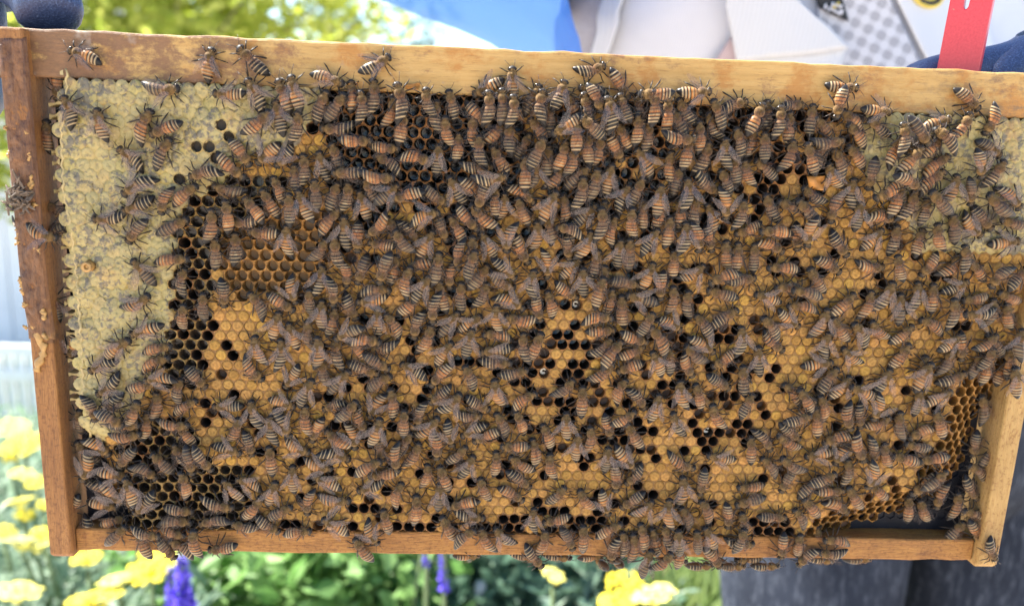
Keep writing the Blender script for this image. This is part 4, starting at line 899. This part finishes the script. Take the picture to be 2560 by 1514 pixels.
# jeans
jn=MB()
def leg(h,k,a,seed):
    P=spline([h+np.array((0,0,.10)),h,.5*(h+k),k,.5*(k+a),a+np.array((0,0,.02))],24); R_=np.interp(np.linspace(0,1,24),[0,.2,.45,.6,.8,1],[.100,.100,.090,.080,.072,.078])
    loft(jn,[(P[i],R_[i],R_[i]*1.02,np.array((1,0,0)),np.array((0,1,0))) for i in range(24)],60,0,(True,True),.055,seed)
leg(hipL,knL,anL,4); leg(hipR,knR,anR,8); u,v=np.array((1.,0,0)),np.array((0,1.,0))
loft(jn,[(pel+np.array((0,0,z_)),a,b_,u,v) for z_,a,b_ in ((-.14,.14,.10),(-.08,.19,.125),(0,.195,.13),(.07,.19,.125),(.13,.18,.115))],40,0,(True,True),.008,3)
jn.build('jeans',M_den,person,smooth=True)
M_shoe=plain('brown_boot',(.10,.06,.04),.6)
for a,tq in ((anL,toeL),(anR,toeR)):
    q=MB(); d_=(tq-a); d_[2]=0; d_/=np.linalg.norm(d_); u=np.cross(d_,[0,0,1]); 
    loft(q,[(a-d_*.07+np.array((0,0,-.04)),.03,.03,u,np.array((0,0,1.))),(a-d_*.05+np.array((0,0,-.02)),.045,.06,u,np.array((0,0,1.))),(a+np.array((0,0,-.015)),.048,.068,u,np.array((0,0,1.))),(a+d_*.09+np.array((0,0,-.043)),.05,.04,u,np.array((0,0,1.))),(a+d_*.18+np.array((0,0,-.053)),.045,.03,u,np.array((0,0,1.))),(a+d_*.215+np.array((0,0,-.06)),.02,.02,u,np.array((0,0,1.)))],20,0); q.build('boot',M_shoe,person,smooth=True)
# gloves: palm and five fingers each, closed on the lugs of the top bar
def glove(wr,palm,fingers,radii,cuff,seed):
    V=[wr,.5*(np.array(wr)+np.array(palm)),palm]; E=[(0,1),(1,2)]; Rr=[(.036,.030),(.034,.026),(.036,.022)]
    for fi,(pts,rr) in enumerate(zip(fingers,radii)):
        prev=2
        for k_,p in enumerate(pts): V.append(p); E.append((prev,len(V)-1)); prev=len(V)-1; Rr.append(rr*(1,.97,.93,.8)[min(k_,3)])
    o=skin_obj('glove',V,E,Rr,M_glove,person,2,0); return o
zt=ZC+HH
# hand on the lug by the stained end bar: thumb comes down behind the near edge, fingers under the lug
thumb=[at(60,-60,.03),at(112,-16,.026),at(124,30,.020),at(128,58,.017)]
glove(wrL,(-.262,.055,zt+.045),[thumb,[at(-90,-60,.045),at(-58,-10,.038),at(-46,50,.034),at(-42,110,.034)],[(-.268,.055,zt+.012),(-.262,.046,zt-.014),(-.250,.026,zt-.031),(-.246,.006,zt-.031)],[(-.284,.062,zt+.008),(-.282,.050,zt-.022),(-.270,.030,zt-.036),(-.264,.010,zt-.036)],[(-.298,.070,zt+.010),(-.298,.060,zt-.018),(-.288,.040,zt-.034),(-.282,.022,zt-.036)]],[.0155,.0115,.012,.0112,.0095],None,1)
# hand on the lug by the pale end bar: fingers lie along behind the top bar, thumb over the tool
glove(wrR,(.285,.065,zt+.012),[[at(2640,130,.06),at(2560,150,.052),at(2490,205,.046),at(2450,230,.046)],[at(2560,155,.052),at(2450,178,.050),at(2335,192,.046),at(2240,222,.044)],[(.260,.050,zt-.014),(.232,.044,zt-.024),(.205,.042,zt-.028),(.180,.042,zt-.03)],[(.262,.056,zt-.03),(.24,.05,zt-.04),(.215,.046,zt-.044),(.195,.046,zt-.046)],[(.268,.06,zt-.044),(.25,.054,zt-.056),(.23,.05,zt-.06),(.214,.048,zt-.062)]],[.0150,.0120,.0120,.0115,.0100],None,2)

# ------------------------------------------------------------------ hive tool held with the frame
def tool_mat():
    m,n,b=mat('red_tool_paint'); v=N(n,'ShaderNodeTexCoord').outputs['Object']; t=noise(n,160,5,.6,v); t2=noise(n,900,3,.6,v)
    col=ramp(n,t2,[(.3,(.52,.030,.045)),(.7,(.62,.050,.065))]); col=mix(n,col,(.30,.22,.15),ramp(n,t,[(.68,(0,0,0)),(.72,(1,1,1))]))
    n.links.new(col,b.inputs[0]); b.inputs['Roughness'].default_value=.36; bump(n,b,t2,.2,.0004); return m
yt=.031; A0,A1=at(2340,182,yt),at(2445,188,yt); B0=at(2377,-10,yt); upv=(B0-A0)/np.linalg.norm(B0-A0); sdv=(A1-A0); sdv-=upv*np.dot(sdv,upv); W_t=np.linalg.norm(sdv); sdv/=W_t; nv_=np.cross(sdv,upv); 
if nv_[1]>0: nv_=-nv_
nz=at(2413,24,yt)-A0; hx,hy=np.dot(nz,sdv),np.dot(nz,upv); L0,L1=-.085,hy+.065
outl=[(0,L0),(W_t,L0),(W_t,L1-.01),(W_t*.92,L1),(W_t*.62,L1)]
slot=[(hx+.0030,hy+.030),(hx+.0032,hy+.012),(hx+.0050,hy+.007),(hx+.0013,hy+.0045),(hx+.0011,hy+.0010),(hx,hy),(hx-.0011,hy+.0010),(hx-.0014,hy+.006),(hx-.0030,hy+.030)]
outl+=slot+[(W_t*.38,L1),(W_t*.08,L1),(0,L1-.01)]
tb=MB(); V=[A0+sdv*a+upv*b_ for a,b_ in outl]; V2=[p-nv_*.0040+sdv*.0034 for p in V]; n_=len(V)
tb.add(V+V2,[tuple(range(n_)),tuple(range(2*n_-1,n_-1,-1))]+[(i,i+n_,(i+1)%n_+n_,(i+1)%n_) for i in range(n_)])
me=tb.mesh('hive_tool',tool_mat()); bm=bmesh.new(); bm.from_mesh(me); bmesh.ops.recalc_face_normals(bm,faces=bm.faces); bm.to_mesh(me); bm.free()
tag(bevel(link('hive_tool',me),.0005,2),'red flat steel hive tool with a slotted end, gripped against the frame','hive tool')
# ------------------------------------------------------------------ garden behind
def leafmat(name,c0,c1,rough=.5,trans=.35):
    m,n,b=mat(name); a=N(n,'ShaderNodeAttribute'); a.attribute_name='Col'; s=N(n,'ShaderNodeSeparateColor'); n.links.new(a.outputs['Color'],s.inputs[0])
    col=ramp(n,s.outputs[0],[(0,c0),(1,c1)]); n.links.new(col,b.inputs[0]); b.inputs['Roughness'].default_value=rough
    tl_=N(n,'ShaderNodeBsdfTranslucent'); n.links.new(col,tl_.inputs[0]); mx=N(n,'ShaderNodeMixShader'); mx.inputs[0].default_value=trans
    n.links.new(b.outputs[0],mx.inputs[1]); n.links.new(tl_.outputs[0],mx.inputs[2]); n.links.new(mx.outputs[0],n.nodes['Material Output'].inputs[0]); return m
M_lfA=leafmat('yellow_green_leaves',(.32,.40,.045),(.58,.60,.14),trans=.6); M_lfB=leafmat('mid_green_leaves',(.11,.24,.06),(.30,.48,.17),trans=.5); M_lfC=leafmat('blue_green_leaves',(.06,.12,.085),(.15,.26,.17)); M_lfD=leafmat('grey_green_feathery_leaves',(.17,.26,.18),(.36,.46,.33),trans=.45); M_lfE=leafmat('pale_grass_blades',(.16,.24,.07),(.34,.42,.16))
M_bark=plain('bark',(.16,.11,.07),.9,30,.4,.6,.004); M_stem=plain('green_stem',(.12,.17,.07),.7,60,.2,.1,.0005)
def leaves(mb,centers,size,r,aspect=.45,up=.3):
    for c in centers:
        d=r.normal(size=3); d[2]=d[2]*.6+up; d/=np.linalg.norm(d); s=np.cross(d,r.normal(size=3)); s/=np.linalg.norm(s)+1e-9; nrm=np.cross(d,s); L=size*(.6+.8*r.random()); w_=L*aspect
        c=np.array(c); v=[c,c+d*L*.45+s*w_*.5+nrm*L*.04,c+d*L-nrm*L*.08,c+d*L*.45-s*w_*.5+nrm*L*.04]; k=r.random()
        mb.add(v,[(0,1,2,3)],0,np.array([k,0,0,1.]))
def clump_points(n_,c,rad,r,clumps=14,tight=.34):
    cs=[np.array(c)+np.array(rad)*np.clip(r.normal(size=3)*.55,-1,1) for _ in range(clumps)]
    return [cs[int(r.integers(clumps))]+np.array(rad)*r.normal(size=3)*tight*.8 for _ in range(n_)]
def tree(name,base,h,c,rad,n_,size,m,seed,label,cat,group=None,clumps=16):
    r=np.random.default_rng(seed); root=empty(name,base); base=np.array(base); tag(root,label,cat,group); t_=MB(); c=np.array(c)
    t_.tube(spline([(0,0,0),(.02,.01,h*.3),tuple((c-base)*.6),tuple(c-base)],9),np.linspace(.02+.018*h,.008*h+.004,9),8)
    for k in range(9):
        e=(c-base)+np.array(rad)*r.normal(size=3)*.55; s_=(c-base)*(.45+.4*r.random()); t_.tube(spline([s_,.5*(s_+e)+r.normal(size=3)*.04*h,e],6),np.linspace(.008*h,.002*h,6),5)
    t_.build('trunk',M_bark,root,smooth=True); q=MB(); leaves(q,[p-base for p in clump_points(n_,c,rad,r,clumps)],size,r); q.build('crown',m,root,color=True)['kind']='stuff'; return root
# trees whose sunlit leaves show above the top bar
for i,(px,py,y,rx,rz_,n_,sz,m_,lb) in enumerate([(330,10,3.2,.55,.62,4200,.085,M_lfA,'yellow-green sunlit tree behind the gloved thumb'),(620,30,3.9,.55,.55,3000,.09,M_lfA,'yellow-green tree with sky showing through its crown'),(60,-60,4.6,.8,.9,1800,.10,M_lfB,'mid-green tree behind the white wall'),(850,60,6.5,.30,.55,700,.09,M_lfC,'thin blue-green tree against pale sky'),(1055,120,9.0,.33,.62,700,.10,M_lfC,'small rounded distant tree under the veil')]):
    c=at(px,py,y); tree('garden_tree',(c[0],c[1],0),c[2],c,(rx,.35,rz_),n_,sz,m_,40+i,lb,'tree')
# pale wall and white fence seen past the stained end bar
M_wall=cloth('white_painted_boards',(.74,.78,.84),3,8,.6,.08); M_fence=plain('white_plastic',(.78,.80,.80),.5,20,.06,.05,.0005)
wl=at(8,300,3.4); wr_=at(62,860,3.4); q=MB(); sh=empty('garden_shed',(wl[0]-1.2,3.4,0)); zt_=at(20,215,3.4)[2]
x0s,x1s=-2.2,float(at(120,500,3.4)[0])-(wl[0]-1.2); zb=.02
bw=.14; k=0; x=x0s
while x<x1s:
    q=MB(); q.box((x,0,zb),(min(x+bw-.006,x1s),.02,zt_+.9),0); q.build('board',M_wall,sh); x+=bw; k+=1
q=MB(); q.box((x0s-.05,.022,0),(x1s,1.6,zt_+.9),0); q.build('wall',M_wall,sh); q=MB(); q.box((x0s-.15,-.15,zt_+.903),(x1s+.1,1.8,zt_+.97),0); q.build('roof',plain('grey_roof',(.25,.25,.26),.8),sh)
tag(sh,'white board garden shed behind the fence','shed')
fy=2.35; ft=at(30,862,fy)[2]; xa,xb=float(at(-500,900,fy)[0]),float(at(170,900,fy)[0]); fen=empty('picket_fence',(.5*(xa+xb),fy,0)); xo=.5*(xa+xb)
x=xa
pk=MB(); pk.box((-.011,-.008,0),(.011,.008,ft-.03),0); pkm=pk.mesh('picket',M_fence)
while x<xb: link('picket',pkm,fen,(x-xo,0,0)); x+=.036
for z_ in (ft-.03,ft-.12,.12):
    q=MB(); q.box((xa-xo-.02,-.022,z_),(xb-xo+.02,-.009,z_+.035),0); q.build('rail',M_fence,fen)
tag(fen,'white slatted plastic fence between yellow flowers and shed','fence')
# yarrow: flat yellow heads on stems
M_ya=plain('yarrow_yellow',(.80,.66,.03),.7,300,.15,.4,.002); M_yb=plain('pale_yarrow_yellow',(.84,.76,.16),.7,300,.12,.4,.002)
def head_mesh(seed,m):
    r=np.random.default_rng(seed); q=MB()
    for k in range(70):
        rr=math.sqrt(r.random()); a=r.random()*6.283; x,y=rr*math.cos(a),rr*math.sin(a); z_=.16*(1-rr*rr)+r.normal()*.03; s_=.13+.06*r.random()
        q.add([(x+s_*math.cos(t),y+s_*math.sin(t),z_-.03) for t in np.arange(6)*math.pi/3]+[(x,y,z_+.07)],[(i,(i+1)%6,6) for i in range(6)])
    for k in range(10):
        a=k*.628; q.tube([(0,0,-.9),(.45*math.cos(a),.45*math.sin(a),-.3),(.8*math.cos(a),.8*math.sin(a),.0)],.035,4)
    return q.mesh('flower_head',m)
HM=[head_mesh(s_,M_ya if s_%3 else M_yb) for s_ in range(5)]
def yarrow(px,py,wpx,z_,seed):
    r=np.random.default_rng(seed); p=at_z(px,py,z_); dist=np.dot(p-CAM,RC[:,1]); R_=.5*wpx*dist/FPX
    root=empty('yarrow_plant',(p[0]+r.normal()*.03,p[1]+.04,0)); b_=np.array(root.location); rel=p-b_
    st=MB(); st.tube(spline([(0,0,0),rel*.5+np.array((.015,0,0)),rel-np.array((0,0,.02))],7),.0032,5); st.build('stem',M_stem,root,smooth=True)
    h=link('flower_head',HM[seed%5],root,rel); h.scale=(R_,R_,R_*.8); h.rotation_euler=(r.normal()*.18+.15,r.normal()*.18,r.random()*6)
    lf=MB()
    for k in range(7):
        t=.15+.7*r.random(); c=rel*t; a=r.random()*6.283; d=np.array((math.cos(a),math.sin(a),.5)); 
        for j in range(9): 
            s_=j/9*.13; leaves(lf,[c+d*s_]*2,.028,r,.22,.2)
    lf.build('foliage',M_lfD,root,color=True)['kind']='stuff'
    tag(root,None,'flower'); return root
YL=[(28,1068,80,.62),(60,1108,95,.62),(20,1140,50,.60),(55,1182,55,.60),(92,1202,50,.60),(50,1250,66,.60),(62,1285,50,.58),(8,1326,60,.58),(52,1348,75,.58),(108,1330,60,.58),(92,1362,60,.57),(216,1392,72,.57),(376,1412,115,.56),(292,1446,84,.55),(248,1490,105,.55),(46,1474,100,.55),(196,1506,60,.54),(112,1262,40,.6),(1384,1436,60,.56),(1565,1462,100,.55),(1630,1480,110,.55),(1540,1505,90,.54)]
for i,(px,py,wp,z_) in enumerate(YL):
    o=yarrow(px,py,wp,z_,100+i); big=wp>=90
    if px<150: lb='small yellow yarrow head in front of the white fence' if not big else 'broad yellow yarrow head in front of the white fence'
    elif px<480: lb='pale yellow flat yarrow head beside the purple sage' if px>260 else 'yellow yarrow head below the stained end bar'
    elif px<1450: lb='lone small yellow yarrow head below the crowded bees'
    else: lb='large bright yellow yarrow head beside the jeans'
    o['label']=lb; o['group']='yellow yarrow in the flower bed'
# purple sage spikes
M_pur=plain('violet_petals',(.13,.08,.62),.6,80,.25,.1,.0005)
def sage(px0,py0,px1,py1,wpx,y,seed,label):
    r=np.random.default_rng(seed); A=at(px0,py0,y); B=at(px1,py1,y); root=empty('purple_sage',(B[0],B[1],0)); b_=np.array(root.location); dist=np.dot(A-CAM,RC[:,1]); R_=.5*wpx*dist/FPX
    st=MB(); st.tube(spline([(0,0,0),(B-b_),(A-b_)],8),.003,5); st.build('stem',M_stem,root,smooth=True); q=MB()
    for k in range(520):
        t=r.random(); c=(A-b_)*(1-t)+(B-b_)*t; a=r.random()*6.283; rr=R_*(.35+.65*t); e=c+np.array((math.cos(a)*rr,math.sin(a)*rr,.004+r.normal()*.004)); leaves(q,[c+(e-c)*.5],rr*.9,r,.6,.2)
    q.build('flower_spike',M_pur,root,color=True); lf=MB()
    for k in range(30): t=.1+.6*r.random(); leaves(lf,[(B-b_)*t+r.normal(size=3)*.03],.06,r,.4,.1)
    lf.build('foliage',M_lfC,root,color=True)['kind']='stuff'; tag(root,label,'flower','purple sage in the flower bed')
sage(452,1392,462,1560,62,.50,1,'thick violet sage spike next to yellow yarrow'); sage(424,1425,432,1560,36,.53,5,'thick violet sage spike next to yellow yarrow'); sage(1104,1385,1110,1480,26,.55,2,'slender violet sage spike below the bottom bar'); sage(1064,1380,1066,1416,18,.57,3,'slender violet sage spike below the bottom bar')
# leafy bushes of the bed
def bush(px,py,y,rad,n_,sz,m_,seed,label,asp=.45):
    r=np.random.default_rng(seed); c=at(px,py,y); root=empty('leafy_bush',(c[0],c[1],0)); b_=np.array(root.location); tag(root,label,'bush','leafy bushes of the flower bed')
    t_=MB()
    for k in range(5): e=(c-b_)+np.array(rad)*r.normal(size=3)*.5; t_.tube(spline([(0,0,0),e*.5+r.normal(size=3)*.02,e],6),np.linspace(.006,.002,6),5)
    t_.build('stem',M_stem,root,smooth=True); q=MB(); pts=[p-b_ for p in clump_points(n_,c,rad,r,14,.4)]; leaves(q,[p for p in pts if p[2]>.01],sz,r,asp,.35); q.build('foliage',m_,root,color=True)['kind']='stuff'
for i,(px,py,y,rx,n_,sz,m_,lb,asp) in enumerate([(560,1470,.95,.16,900,.045,M_lfB,'bright green broad-leaved bush beside the violet sage',.6),(680,1500,.88,.15,900,.045,M_lfB,'bright green bush between the sage and the mid-bed',.6),(800,1470,1.0,.16,900,.045,M_lfB,'bright green broad-leaved bush in mid-bed',.6),(900,1530,.9,.15,700,.05,M_lfB,'bright green bush touching the dark blue-green leaves',.6),
    (1000,1480,1.05,.16,800,.06,M_lfC,'dark blue-green bush around the slender sage',.4),(1150,1500,1.0,.17,800,.06,M_lfC,'dark blue-green bush behind the white stake',.4),(1300,1490,1.05,.16,800,.06,M_lfC,'dark blue-green bush by the lone yarrow',.4),(1440,1510,1.0,.15,800,.06,M_lfC,'dark blue-green bush beside the large yellow yarrow',.4)]):
    bush(px,py+30,y,(rx,.14,.16),n_,sz,m_,200+i,lb,asp)
# feathery ground cover under the yarrow, grass by the jeans
r=np.random.default_rng(77); q=MB()
for k in range(9000):
    px,py=r.uniform(-300,520),r.uniform(1040,1640); z_=.10+.38*r.random(); p=at_z(px,py,z_); leaves(q,[p],.05,r,.28,.5)
tag(q.build('yarrow_foliage',M_lfD,None,color=True),'grey-green feathery foliage under the yellow yarrow','foliage',None,'stuff')
q=MB()
for k in range(5000):
    px,py=r.uniform(1600,1960),r.uniform(1400,1640); p=at_z(px,py,.02+.25*r.random()); leaves(q,[(p[0],p[1],max(.0,p[2]-.1))],.22,r,.05,2.0)
for k in range(6000):
    p=(r.uniform(-2.5,1.6),r.uniform(.7,3.2),0); leaves(q,[p],.16,r,.06,1.6)
tag(q.build('grass',M_lfE,None,color=True),'pale green grass around the flower bed','grass',None,'stuff')
# irrigation stake
q=MB(); sx=empty('garden_stake',(0,0,0)); p=at(1201,1452,.9); sx.location=(p[0],p[1],0)
q.tube([(0,0,0),(0,0,p[2]-.02)],.007,10); q.build('post',M_fence,sx,smooth=True); q=MB(); q.tube([(0,0,p[2]-.05),(0,0,p[2]-.004),(0,0,p[2])],[.0095,.0095,.004],10); q.build('cap',plain('grey_cap',(.30,.31,.33),.5),sx,smooth=True)
tag(sx,'thin white garden stake with grey cap in the flower bed','stake')
